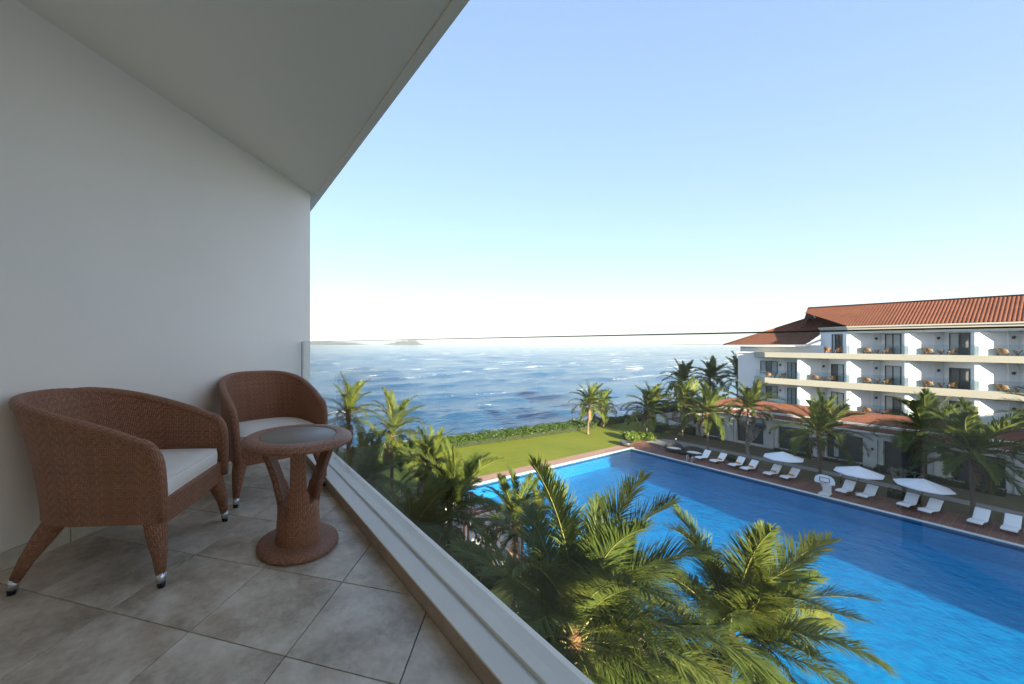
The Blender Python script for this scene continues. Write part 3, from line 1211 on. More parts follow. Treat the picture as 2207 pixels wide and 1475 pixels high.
# end block tower beside the slanted bays
bp(MB().prism([(BF + 1.75, 22.1), (BF + 1.75, 24.0), (BF + 12.5, 24.0), (BF + 12.5, 22.1)], 0, 11.7), 'end_wall', m_bwhite)
bp(MB().prism([(BF + 1.62, 22.0), (BF + 1.62, 24.15), (BF + 12.6, 24.15), (BF + 12.6, 22.0)], 11.7, 11.92), 'end_cornice', m_bwhite)
bp(MB().prism([(BF + 2.2, 15.5), (BF + 2.2, 23.9), (BF + 12, 23.9), (BF + 12, 15.5)], 11.79, 12.75), 'attic_wall', m_bwhite)


# balcony bands
def band_poly(end):
    return [(BF - .22, YE), (BF - .22, 20.4), (BF + 1.55, 22.15), (BF + 1.8, 22.15), (BF + 3, 20), (BF + 3, YE)]


for z0, z1 in ((7.80, 8.54), (11.22, 11.87)):
    bp(MB().prism([(BF - .22, YE), (BF - .22, 20.4), (BF + 1.55, 22.1), (BF + 1.76, 22.1), (BF + 1.76, YE)], z0 + .0, z1 - .12), 'balcony_slab', m_cream)
    # raised front lip
    pts = [(BF - .225, YE), (BF - .225, 20.41), (BF + 1.548, 22.105)]
    inn = [(BF - .05, YE), (BF - .05, 20.33), (BF + 1.62, 21.95)]
    lip = MB()
    poly = pts + inn[::-1]
    bp(MB().prism(poly, z0 + .004, z1), 'balcony_lip', m_cream)
bp(MB().prism([(BF - .2, YE), (BF - .2, 22.0), (BF + 1.7, 22.0), (BF + 1.7, YE)], 4.85, 5.12), 'balcony_slab', m_podium)
# top parapet band follows the slanted end
tp_ = [(BF - .24, YE), (BF - .24, EDG[1] + .0), (BF + 2.75, EDG[1] + 3.0), (BF + 4, EDG[1] + 3.0), (BF + 4, YE)]
bp(MB().prism(tp_, 14.36, 14.84), 'roof_band', m_cream)
tp2 = [(BF - .34, YE), (BF - .34, EDG[1] + .05), (BF + 2.72, EDG[1] + 3.12), (BF + 4, EDG[1] + 3.12), (BF + 4, YE)]
bp(MB().prism(tp2, 14.84, 15.0), 'roof_band_cap', m_cream)
tp3 = [(BF - .1, YE), (BF - .1, EDG[1] + .06), (BF + 2.78, EDG[1] + 2.94), (BF + 4, EDG[1] + 2.94), (BF + 4, YE)]
bp(MB().prism(tp3, 14.20, 14.36), 'band_underside', m_bwhite)


def tiled_roof(p0, p1, p2, p3, name, mat, pitch=.26, course=.34, h=.055, parent=None, kindstuff=True):
    """corrugated clay tiles over the quad p0 p1 (eave) p2 p3 (ridge); p0-p3 and p1-p2 run up the slope"""
    p0, p1, p2, p3 = map(Vector, (p0, p1, p2, p3))
    L = (p1 - p0).length
    S = max((p3 - p0).length, (p2 - p1).length)
    nrm_ = (p1 - p0).cross(p3 - p0 if (p3 - p0).length > .1 else p2 - p0).normalized()
    if nrm_.z < 0: nrm_ = -nrm_
    nc = int(L / pitch)
    ns = int(S / course)
    rows = []
    for j in range(ns):
        for e in (0, 1):
            t = (j + e * .98) / ns
            lift = .035 * (1 - e)
            rw = []
            for i in range(nc * 4 + 1):
                u = i / (nc * 4)
                a = p0.lerp(p1, u); b = p3.lerp(p2, u)
                w = (.0, .75, 1.0, .75)[i % 4]
                rw.append(a.lerp(b, t) + nrm_ * (h * w + lift))
            rows.append(rw)
    mb = MB().grid(rows, smooth=False)
    o = bp(mb, name, mat)
    o['kind'] = 'stuff'
    return o


RX, RZ = 70.2, 17.75


def tiled_plane(axis, u0, u1, e0, slope, z0, start, end, name, mat, pitch=.24, course=.34, h=.06, sgn=1):
    """tiles over a plane; axis 'y': columns spread along y and run up in x, axis 'x': the other way round"""
    nc = int((u1 - u0) / pitch)
    cols = [u0 + (u1 - u0) * i / (nc * 4) for i in range(nc * 4 + 1)]
    far = max(abs(end(u) - e0) for u in cols)
    ns = int(far / course) + 1
    rows = []
    for j in range(ns):
        for e in (0, .98):
            rw = []
            for i, u in enumerate(cols):
                a_, b_ = start(u), end(u)
                q = e0 + sgn * (j + e) * course
                q = min(max(q, min(a_, b_)), max(a_, b_))
                z = z0 + slope * abs(q - e0) + h * (.0, .75, 1.0, .75)[i % 4] + (.035 if e == 0 else 0)
                rw.append((q, u, z) if axis == 'y' else (u, q, z))
            rows.append(rw)
    o = bp(MB().grid(rows, smooth=False), name, mat)
    o['kind'] = 'stuff'
    return o


EA = BF + .2
SL = (RZ - 14.98) / (RX - EA)
tiled_plane('y', YE, 17.95, EA, SL, 14.98, lambda y: EA + max(0, min(y - 13.15, 4.6)), lambda y: RX, 'roof_tiles', m_roof)
bp(MB().add([(RX, YE, RZ + .02), (RX, 17.95, RZ + .02), (RX + 6, 17.95, 14.98), (RX + 6, YE, 14.98)], [(0, 1, 2, 3)]), 'rear_roof', m_roof)
bp(MB().tube([(RX, YE, RZ + .05), (RX, 18.0, RZ + .05)], .13, 8), 'ridge_tiles', m_roof)
bp(MB().add([(BF + 4.2, 17.96, 15.0), (RX, 17.96, RZ - .02), (RX + 6, 17.96, 14.98)], [(0, 1, 2)]), 'gable_wall', m_bwhite)
bp(MB().bar((BF + 4.3, 18.0, 15.12), (RX, 18.0, RZ + .04), .12, .12), 'verge_tiles', m_roof)
# hipped roof of the end block
EV, AX = 12.78, Vector((RX - .2, 18.05, 16.35))
HS = (AX.z - EV) / (AX.x - 64.7)
HY = (AX.z - EV) / (25.4 - AX.y)
tiled_plane('y', 15.9, 25.4, 64.7, HS, EV, lambda y: 64.7 + max(0, 16.9 - y) * 2.2, lambda y: 64.7 + (AX.x - 64.7) * min(1, max(0, (25.4 - y) / (25.4 - AX.y))), 'hip_roof_tiles', m_roof)
tiled_plane('x', 64.7, 75.4, 25.4, HY, EV, lambda x: 25.4, lambda x: 25.4 - (25.4 - AX.y) * max(.02, 1 - abs(x - AX.x) / (AX.x - 64.7 + .3)), 'hip_roof_tiles', m_roof, sgn=-1)
bp(MB().tube([(64.68, 25.42, EV + .05), (AX.x, AX.y, AX.z + .06)], .11, 8), 'hip_ridge', m_roof)
bp(MB().prism([(64.72, 16.9), (64.72, 25.35), (75, 25.35), (75, 16.9)], EV - .16, EV - .02), 'eave_soffit', m_bwhite)
bp(MB().bar((64.70, 16.88, EV - .06), (66.95, 15.85, EV + .78), .08, .2), 'rake_board', m_bwhite)


# doors, windows, glass rails and lamps of the bays
def door_unit(loc, rz, w, h, n, cur, name='balcony_door', sill=0.0):
    """local x along the wall, local -y out of the wall"""
    d = empty(name, Vector(loc) - Vector((BF, 9, 0)), rz, bld)
    fr = MB()
    f = .07
    fr.box((w / 2, -.03, h - f / 2), (w, .09, f)); fr.box((w / 2, -.03, f / 2), (w, .09, f))
    for i in range(n + 1):
        fr.box((f / 2 + (w - f) * i / n, -.031, h / 2), (f, .092, h - .004))
    fr.build('frame', m_brown_frame, d)
    for i in range(n):
        x0 = f + (w - f) * i / n; x1 = (w - f) * (i + 1) / n
        MB().box(((x0 + x1) / 2, -.012, h / 2), (x1 - x0, .012, h - 2 * f)).build('pane', m_window_blue if cur[i] == 0 else m_curtain, d)
    return d


def lantern(loc, rz):
    l = empty('wall_lamp', Vector(loc) - Vector((BF, 9, 0)), rz, bld)
    q = MB()
    q.box((0, -.02, 0), (.12, .04, .22))
    q.lathe([(.0, .17), (.03, .16), (.13, .06), (.13, .04), (.0, .04)], 8, c=(0, -.13, 0))
    q.lathe([(.0, .04), (.075, .04), (.06, -.12), (.0, -.14)], 8, c=(0, -.13, 0))
    q.build('lantern', m_lantern, l)
    return l


rnd = random.Random(21)
ORD = ['first', 'second', 'third', 'fourth', 'fifth', 'sixth']


def far_chair_mesh():
    mb = MB()
    rows_o, rows_i = [], []
    N = 13
    for k in range(N):
        a = R(-125 + 250 * k / (N - 1))
        c, s = math.cos(a), math.sin(a)
        zt_ = .80 - .2 * (1 - c) / 1.57
        rows_o.append([(-.30 * c * .9, .31 * s, .24), (-.42 * c * .9 - .03, .34 * s, zt_)])
        rows_i.append([(-.26 * c * .9, .27 * s, .3), (-.37 * c * .9 - .03, .30 * s, zt_)])
    mb.grid(rows_o); mb.grid(rows_i[::-1])
    mb.grid([[r[1] for r in rows_o], [r[1] for r in rows_i]])
    return mb.mesh('shell', m_wicker_far)


fc_shell = far_chair_mesh()
fc_leg = MB().tube([(0, 0, .34), (.03, 0, 0)], [.05, .025], 6).mesh('leg', m_wicker_far)
fc_seat = MB().box((.03, 0, .39), (.46, .46, .09)).mesh('seat_cushion', m_cushion)
fc_deck = MB().box((.03, 0, .32), (.50, .50, .06)).mesh('seat_frame', m_wicker_far)
ft_top = MB().lathe([(0, .55), (.27, .55), (.27, .51), (0, .51)], 16).mesh('table_top', m_wicker_far)
ft_ped = MB().lathe([(0, .02), (.2, .02), (.2, 0.0), (0, 0)], 14).lathe([(.1, .02), (.09, .2), (.05, .28)], 10).mesh('pedestal', m_wicker_far)
ft_str = MB().bar((.07, 0, .2), (.24, 0, .53), .07, .03).mesh('strut', m_wicker_far)


def far_chair(loc, rz, lab):
    t = empty('rattan_armchair', loc, rz)
    tag(t, lab, 'chair', 'rattan chairs on the balconies across the pool')
    link('shell', fc_shell, t); link('seat_cushion', fc_seat, t); link('seat_frame', fc_deck, t)
    for sx in (1, -1):
        for sy in (1, -1):
            link('leg', fc_leg, t, (.22 * sx, .24 * sy, 0), (0, 0, 0 if sx > 0 else PI))


def far_table(loc, lab):
    t = empty('rattan_side_table', loc, rnd.uniform(0, 2))
    tag(t, lab, 'table', 'rattan tables on the balconies across the pool')
    link('table_top', ft_top, t); link('pedestal', ft_ped, t)
    for k in range(3): link('strut', ft_str, t, rot=(0, 0, k * 2 * PI / 3))


FNAME = ['lowest', 'middle', 'top']
DDIR = R(-135)
for k in range(3):
    z = FL[k] + (.02 if k else .03)
    for i in range(0, len(EDG) - 2):
        e0, e1_ = EDG[i] - .12, EDG[i + 1] + .12
        d = (e0 - e1_) / 2
        if k == 2 and i == 0:
            # slanted end wall of the top floor
            dl = Vector((BF + 2.2, EDG[1] + 2.2 + .12, z))
            door_unit((dl.x - .75, dl.y - .75, z), DDIR, 1.5, 2.3, 3, (1, 0, 0), 'end_window')
            far_chair((BF + .5, 14.75, z), R(-60), 'left one of two rattan chairs on the open end terrace of the top floor')
            far_chair((BF + .45, 13.9, z), R(100), 'right one of two rattan chairs on the open end terrace of the top floor')
            continue
        # sliding door in the slanted wall that looks to the sea
        inn = Vector((BF + d, e0 - d, z))
        s0 = .62
        hcur = [(1, 1), (1, 0), (0, 1), (1, 1), (0, 0)][(i + k * 2) % 5]
        dl = inn + Vector((-s0 / math.sqrt(2), -s0 / math.sqrt(2), 0))
        door_unit(dl, DDIR, 1.8, 2.25 if k == 2 else 2.1, 2, hcur)
        # pilaster and lamp near the inner corner, on the plain wall
        q = inn + Vector((-.35, .35, 0))
        bp(MB().box((q.x - .02, q.y - .02, z + 1.38), (.55, .09, 2.75), R(-45)), 'pilaster', m_bwhite)
        lantern((q.x - .07, q.y - .05, z + 1.75), R(-45))
        yc = (e0 + e1_) / 2
        if k < 2 or i > 0:
            gl = MB().box((BF - .13, (EDG[i] + EDG[i + 1]) / 2, z + .58), (.015, EDG[i] - EDG[i + 1] - .02, 1.0))
            bp(gl, 'rail_glass', m_glass_far)
        fl = FNAME[k] + ' row'
        if k == 0 and i in (0, 2, 3, 4): continue     # hidden by the palms
        if i > 3: continue
        bay = ORD[i - (1 if k == 2 else 0)]
        far_chair((BF + .62, EDG[i] - 1.35, z), R(-70), 'rattan chair left of the table, %s slanted balcony, %s across the pool' % (bay, fl))
        far_table((BF + .62, EDG[i] - 2.05, z), 'small round rattan table, %s slanted balcony, %s across the pool' % (bay, fl))
        far_chair((BF + .55, EDG[i] - 2.75, z), R(110), 'rattan chair right of the table, %s slanted balcony, %s across the pool' % (bay, fl))
    if k < 2:
        # straight end bay with window and narrow door
        door_unit((BF + 1.75, 21.5, z + .55), R(-90), 1.8, 1.65, 3, (1, 0, 1), 'end_window')
        door_unit((BF + 1.75, 18.75, z), R(-90), .85, 2.1, 2, (1, 1), 'end_door')
        bp(MB().box((BF + 1.71, 19.15, z + 1.38), (.1, .3, 2.7)), 'pilaster', m_bwhite)
        lantern((BF + 1.74, 19.42, z + 1.7), R(-90))
        bp(MB().box((BF - .13, (20.3 + 17.2) / 2, z + .58), (.015, 3.1, 1.0)), 'rail_glass', m_glass_far)
        bp(MB().bar((BF - .12, 20.32, z + .58), (BF + 1.5, 21.9, z + .58), .015, 1.0), 'rail_glass', m_glass_far)
        if k == 1:
            far_chair((BF + .8, 20.3, z), R(-70), 'rattan chair left of the table on the left end balcony of the middle row')
            far_table((BF + .85, 19.75, z), 'round rattan table on the left end balcony of the middle row')
            far_chair((BF + .8, 18.95, z), R(110), 'rattan chair right of the table on the left end balcony of the middle row')

# podium with tiled lean-to roof
PXF = 60.0
bp(MB().prism([(PXF + .5, YE), (PXF + .5, 27.0), (PXF + 15, 27.0), (PXF + 15, YE)], -.1, 4.4), 'podium_wall', m_podium)
bp(MB().prism([(PXF - .05, YE), (PXF - .05, 27.2), (PXF + .5, 27.2), (PXF + .5, YE)], 3.02, 3.72), 'podium_fascia', m_podium)
bp(MB().prism([(PXF - .25, YE), (PXF - .25, 27.4), (PXF + .5, 27.4), (PXF + .5, YE)], 3.55, 3.70), 'podium_cornice', m_podium)
bp(MB().prism([(PXF + .1, YE), (PXF + .1, 27.1), (PXF + .5, 27.1), (PXF + .5, YE)], -.1, .28), 'podium_plinth', m_podium)
yp = [26.75] + [22.85 - 4.1 * i for i in range(14)]
for i, y in enumerate(yp):
    bp(MB().box((PXF + .2, y, 1.58), (.62, .62, 3.0)), 'pier', m_podium, bevel=.02)
    bp(MB().box((PXF + .27, y - .52, 1.56), (.44, .36, 2.96)), 'pier_return', m_podium, bevel=.02)
    bp(MB().box((PXF + .27, y + .52, 1.56), (.44, .36, 2.96)), 'pier_return', m_podium, bevel=.02)
    if i % 2 == 0:
        lantern((PXF - .1, y, 2.0), R(-90))
    if i < len(yp) - 1:
        y1 = yp[i + 1]
        w = (y - y1) - 1.5
        door_unit((PXF + .42, y - .75, .28), R(-90), w, 2.74, 2, (0, 0), 'podium_window')
        if i in (0, 3):
            bp(MB().box((PXF + .385, y - .75 - w * .25, 1.7), (.02, .35, 2.5)), 'curtain', m_curtain)
tiled_roof((PXF - .45, YE, 3.80), (PXF - .45, 27.6, 3.80), (BF + .0, 24.2, 5.32), (BF + .0, YE, 5.32), 'podium_roof_tiles', m_roof2, .26, .36)
tiled_roof((PXF - .45, 27.6, 3.84), (PXF + 15, 27.6, 3.84), (PXF + 15, 24.1, 5.15), (BF, 24.1, 5.15), 'podium_roof_tiles', m_roof2, .26, .36)
bp(MB().bar((PXF - .46, YE, 3.77), (PXF - .46, 27.6, 3.77), .05, .14), 'gutter', m_bwhite)
bp(MB().prism([(PXF - .4, YE), (PXF - .4, 27.5), (PXF + 3, 27.5), (PXF + 3, YE)], 3.70, 3.76), 'eave_soffit', m_podium)
# wing that closes the courtyard to the right, behind the viewer
east = MB().prism([(26.5, -46), (26.5, -38), (76, -38), (76, -46)], -.2, 17.4)
bp(east, 'rear_wing', m_bwhite)
bp(MB().add([(26, -46.5, 17.4), (76, -46.5, 17.4), (76, -42, 19.0), (26, -42, 19.0), (26, -37.5, 17.4), (76, -37.5, 17.4)], [(0, 1, 2, 3), (3, 2, 5, 4), (0, 3, 4), (1, 5, 2)]), 'rear_wing_roof', m_roof)

# terrace left of the podium with a low wall
ter = MB().add([(60.6, 27.9, .03), (64.9, 35.4, .03), (77, 34.6, .03), (74, 27.9, .03)], [(0, 1, 2, 3)])
tag(ter.build('terrace', m_terrace), kind='structure')
tw = MB()
tw.bar((60.5, 27.9, .45), (64.9, 35.6, .45), .22, .9)
tw.bar((64.9, 35.6, .45), (78, 34.9, .45), .22, .9)
tag(tw.build('terrace_wall', m_podium), 'low pale wall round the brown terrace beside the podium', 'wall')
bw = MB().box((84, 28.5, 1.7), (9, .3, 3.4))
tag(bw.build('garden_wall', m_bwhite), 'plain pale garden wall left of the far building', 'wall')

# ================================================================== PALMS


def frond_mesh(name, L, e0, droop, nleaf, ll, lw, hang, seed, segs=3, twist=0.0, rr=.03):
    """one pinnate leaf growing along +x in the vertical plane, stalk and leaflets as one leaf"""
    rng = random.Random(seed)
    n = 22
    pts, tang = [Vector((0, 0, 0))], []
    for k in range(n):
        t = (k + .5) / n
        a = R(e0 - droop * t ** 1.35)
        side = R(twist) * t * t
        d = Vector((math.cos(a) * math.cos(side), math.cos(a) * math.sin(side), math.sin(a)))
        tang.append(d)
        pts.append(pts[-1] + d * (L / n))
    tang.append(tang[-1])
    mb = MB()
    rad = [rr * (1 - .9 * (k / n) ** .8) + .003 for k in range(n + 1)]
    rad[0] *= 1.5
    mb.tube(pts, rad, 5, cap=False, flat=.7)
    nf = len(mb.f)
    sgap = rng.uniform(0, 6)
    for side in (1, -1):
        for k in range(nleaf):
            t = .13 + .87 * (k + rng.uniform(-.3, .3)) / nleaf
            t = min(.999, max(.12, t))
            q = t * n
            i = int(q)
            p = pts[i].lerp(pts[min(n, i + 1)], q - i)
            T = tang[i]
            S = Vector((-T.y, T.x, 0))
            if S.length < .05: S = Vector((0, 1, 0))
            S.normalize()
            Nn = T.cross(S) * 1.0
            if Nn.z < 0 and abs(T.z) < .98: Nn = -Nn
            ln = ll * (math.sin(PI * min(1, .16 + .80 * t)) ** .55) * rng.uniform(.82, 1.08)
            if rng.random() < .04: ln *= .55
            al = R(62 - 42 * t + rng.gauss(0, 5))
            clump = .12 * math.sin(t * 34 + sgap + side)
            d = (T * math.cos(al) + S * (side * math.sin(al)) + Nn * (.30 + clump + rng.gauss(0, .10))).normalized()
            w = lw * rng.uniform(.8, 1.15)
            pp = p
            V = []
            prof = (.55, 1.0, .75, 0) if segs == 3 else (.7, .9, 0)
            hk = hang * rng.uniform(.7, 1.35)
            for s in range(segs + 1):
                wd = d.cross(Nn)
                if wd.length < .05: wd = d.cross(S)
                wd.normalize()
                hw = w * prof[s] / 2
                if hw > 0:
                    V += [pp - wd * hw, pp + wd * hw]
                else:
                    V += [pp]
                pp = pp + d * (ln / segs)
                d = (d + Vector((0, 0, -hk * (.5 + .5 * s)))).normalized()
            F = [(2 * s, 2 * s + 1, 2 * s + 3, 2 * s + 2) for s in range(segs - 1)]
            F.append((2 * segs - 2, 2 * segs - 1, 2 * segs))
            mb.add(V, F, None, True)
    me = mb.mesh(name, m_rachis)
    me.materials.append(m_frond)
    mi = np.ones(len(me.polygons), np.int32); mi[:nf] = 0
    me.polygons.foreach_set('material_index', mi)
    return me


def frond_set(pre, nleaf, lw, segs, seed, ll=.78, rr=.03):
    """leaves by base elevation, each with two variants"""
    spec = [(84, 38, .22), (70, 62, .30), (52, 82, .42), (34, 95, .55), (12, 92, .65), (-18, 66, .7)]
    out = []
    for k, (e, dr, hg) in enumerate(spec):
        out.append([frond_mesh('frond', 4.0 if k < 4 else 3.6, e, dr * f, nleaf, ll, lw, hg, seed + k * 7 + v, segs, tw, rr)
                    for v, (f, tw) in enumerate(((1.0, 18), (.78, -22), (1.15, 34)))])
    return out


FR_NEAR = frond_set('near', 165, .030, 3, 100, .98)
FR_MID = frond_set('mid', 84, .050, 3, 200, .84, .035)
FR_FAR = frond_set('far', 66, .078, 2, 300, .88, .04)


m_dead = paint('dead_frond', (.20, .13, .07), .85, .3, 3)
DEAD = {}
for fs in (FR_NEAR, FR_MID, FR_FAR):
    L_ = []
    for me_ in fs[5]:
        c_ = me_.copy(); c_.materials[0] = m_dead; c_.materials[1] = m_dead; L_.append(c_)
    DEAD[id(fs)] = L_


def trunk_pts(h, lean, rng):
    n = 12
    P = []
    for k in range(n + 1):
        t = k / n
        P.append(Vector((lean[0] * t ** 1.6, lean[1] * t ** 1.6, h * t)))
    return P


def palm(loc, h, size, fset, label, seed, lean=(0, 0), counts=(4, 5, 6, 7, 6, 3), wind=(.10, -.03), group='palms', r=.13, az0=None, coco=False, extra=None):
    rng = random.Random(seed)
    root = empty('palm_tree', (loc[0], loc[1], 0))
    tag(root, label, 'palm tree', group)
    P = trunk_pts(h, lean, rng)
    n = len(P) - 1
    rad = [r * (1.55 if k == 0 else 1.2 if k == 1 else 1 - .28 * k / n) for k in range(n + 1)]
    pts2, rad2 = [], []
    for k in range(n):
        for s in range(3):
            pts2.append(P[k].lerp(P[k + 1], s / 3)); rad2.append((rad[k] * (1 - s / 3) + rad[k + 1] * s / 3) * (1.0, 1.035, .985)[s])
    pts2.append(P[-1]); rad2.append(rad[-1])
    MB().tube(pts2, rad2, 10).build('trunk', m_trunk, root)
    top = P[-1]
    MB().lathe([(r * .74, -.10), (r * 1.25, .1), (r * 1.35, .3), (r * .9, .6), (r * .3, .95), (.01, 1.1)], 10, c=top).build('crown_shaft', m_fibre, root)
    ga = rng.uniform(0, 2 * PI) if az0 is None else az0
    for cls, cnt in enumerate(counts):
        for k in range(cnt):
            ga += 2.39996 + rng.uniform(-.22, .22)
            me = fset[cls][rng.randrange(3)]
            s = size * rng.uniform(.88, 1.1)
            zoff = .55 - .09 * cls
            o = link('frond', me, root, top + Vector((0, 0, zoff)), None, (s, s * rng.uniform(.9, 1.08), s))
            q = Matrix.Rotation(wind[0] * rng.uniform(.6, 1.4) * (1.3 - cls * .12), 4, Vector((-wind[1], 1, 0)).normalized()) @ Matrix.Rotation(ga, 4, 'Z') @ Matrix.Rotation(rng.gauss(0, .16), 4, 'X')
            o.rotation_euler = q.to_euler()
    for (az, cls, var, s, roll) in (extra or []):
        o = link('frond', fset[cls][var], root, top + Vector((0, 0, .5 - .09 * cls)), None, (size * s,) * 3)
        o.rotation_euler = (Matrix.Rotation(R(az), 4, 'Z') @ Matrix.Rotation(roll, 4, 'X')).to_euler()
    for k in range(rng.choice((1, 2, 2, 3))):
        o = link('dead_frond', DEAD[id(fset)][rng.randrange(3)], root, top + Vector((0, 0, .02)), None, (size * .72,) * 3)
        o.rotation_euler = (Matrix.Rotation(rng.uniform(0, 2 * PI), 4, 'Z') @ Matrix.Rotation(R(28), 4, 'Y') @ Matrix.Rotation(rng.gauss(0, .2), 4, 'X')).to_euler()
    if coco:
        for k in range(7):
            a = rng.uniform(0, 2 * PI)
            MB().lathe([(0, .14), (.08, .11), (.12, .02), (.10, -.07), (.05, -.13), (0, -.15)], 10, c=top + Vector((.22 * math.cos(a), .22 * math.sin(a), .12 - .2 * rng.random()))).build('coconut', m_coconut, root)
    return root


# two big palms right below the balcony
palm((7.95, 6.45), 5.1, 1.02, FR_NEAR, 'largest coconut palm, filling the lower middle just below the balcony', 41, (.1, -.1), (5, 7, 8, 9, 10, 6), (.12, -.57), r=.15, az0=.4)
palm((12.3, 4.9), 4.4, .86, FR_NEAR, 'windblown coconut palm at the lower right, standing against the pool water', 58, (.2, -.1), (5, 7, 8, 8, 7, 4), (.30, -.57), r=.15, az0=1.1, coco=True)
# smaller ones at the near pool edge
palm((11.9, 12.5), 4.5, .60, FR_MID, 'small sunlit palm with a yellow crown shaft, behind the largest palm at the left', 63, (0, 0), (5, 5, 5, 5, 4, 2), (.08, -.05))
palm((13.8, 13.2), 3.4, .58, FR_MID, 'low young palm between the largest palm and the pool, right of the small sunlit palm', 64, (0, 0), (4, 4, 5, 5, 3, 1), (.10, -.05))
palm((14.9, 9.2), 2.3, .62, FR_MID, 'short dark palm by the pool between the two big palms', 65, (0, 0), (4, 5, 5, 5, 4, 2), (.12, -.05))
# group at the left, their tops in the sun
LEFT = [
    ((7.2, 22.0), 8.2, .60, 'palm with tall bright upright fronds just right of the corner chair', 71, (4, 4, 4, 4, 5, 3)),
    ((9.4, 20.4), 7.2, .64, 'palm with arching bright fronds before the sea, second from the balcony wall', 72, (4, 4, 6, 6, 5, 3)),
    ((9.9, 16.9), 6.1, .54, 'palm with a bright top at the near end of the long hedge', 73, (5, 5, 5, 6, 5, 3)),
    ((8.9, 13.4), 5.3, .76, 'dense palm in front of the lawn, left of the wooden cabanas', 74, (5, 6, 7, 7, 6, 4)),
    ((6.3, 17.0), 5.6, .68, 'shaded palm behind the glass right beside the round table', 75, (4, 5, 6, 7, 6, 4)),
    ((6.2, 12.2), 4.9, .74, 'shaded palm behind the glass just above the balcony ledge', 76, (4, 5, 6, 7, 7, 4)),
    ((4.6, 8.6), 4.2, .78, 'shaded palm low beside the ledge, left of the largest palm', 77, (3, 4, 6, 7, 7, 4)),
    ((4.9, 27.0), 5.0, .7, 'shaded palm far behind the corner chair, mostly hidden', 78, (3, 4, 5, 6, 4, 3)),
]
for (loc, h, s, lab, sd, cn) in LEFT:
    palm(loc, h, s, FR_MID, lab, sd, (.1, .1), cn, (.14, -.57), group='palms')
FAR = [
    ((47.0, 34.8), 3.8, .82, 'palm with a pale trunk standing on the sunlit lawn, left of the twin pair', 81, (5, 5, 6, 6, 5, 3)),
    ((53.5, 36.9), 2.5, .74, 'smaller palm with a pale trunk at the hedge, right of the twin pair', 82, (4, 4, 5, 6, 5, 3)),
    ((55.2, 31.1), 3.1, .95, 'palm behind the round bush near the pool corner', 83, (5, 6, 6, 6, 4, 3)),
    ((70.5, 33.8), 6.0, .95, 'dark tall palm farthest left of the three behind the terrace', 84, (5, 4, 4, 5, 6, 3)),
    ((57.1, 27.3), 4.1, .92, 'palm with orange fruit standing at the terrace wall', 85, (5, 5, 6, 6, 5, 3)),
    ((78.0, 32.6), 6.4, .98, 'dark palm in the middle of the three behind the terrace', 86, (4, 4, 5, 6, 6, 3)),
    ((80.0, 29.5), 6.8, .98, 'dark dense palm right beside the left end of the far building', 87, (5, 5, 6, 7, 6, 4)),
    ((51.5, 21.8), 4.3, .86, 'palm rising behind the round daybeds', 88, (5, 5, 6, 6, 5, 4)),
    ((56.2, 19.8), 4.9, .84, 'slim palm against the left part of the podium roof', 89, (4, 5, 5, 5, 4, 2)),
    ((51.8, 12.45), 3.8, .93, 'big bright palm behind the basketball hoop, between first and second parasol', 90, (5, 6, 6, 6, 5, 4)),
    ((56.5, 7.0), 4.5, .92, 'palm close to the podium, left of the rightmost palms', 91, (5, 5, 6, 6, 5, 3)),
    ((50.3, 3.9), 4.2, .92, 'wide palm behind the two rightmost loungers', 92, (5, 6, 6, 7, 6, 4)),
    ((52.9, .2), 6.6, .95, 'tall palm cut by the right edge of the picture', 93, (4, 5, 6, 6, 5, 4)),
]
for (loc, h, s, lab, sd, cn) in FAR:
    palm(loc, h, s * 1.06, FR_FAR, lab, sd, (.25, -.1) if sd % 2 else (-.1, .1), tuple(c + (1 if 0 < i < 5 else 0) for i, c in enumerate(cn)), (.18, -.57), group='palms', coco=(sd == 85))


# ================================================================== HEDGES, BUSHES, BARE TREES
def leaf_cloud(P, size, seed, spread=1.0):
    rng = np.random.RandomState(seed)
    n = len(P)
    a = rng.normal(size=(n, 3)); a[:, 2] = np.abs(a[:, 2]) * .5 + .1
    d = rng.normal(size=(n, 3)); d /= np.linalg.norm(d, axis=1)[:, None]
    a /= np.linalg.norm(a, axis=1)[:, None]
    s = np.cross(d, a); s /= np.linalg.norm(s, axis=1)[:, None] + 1e-6
    L = size * rng.uniform(.6, 1.3, (n, 1)); W = L * .48
    return np.stack([P - d * L * .5, P + s * W * .5, P + d * L * .5, P - s * W * .5], 1)


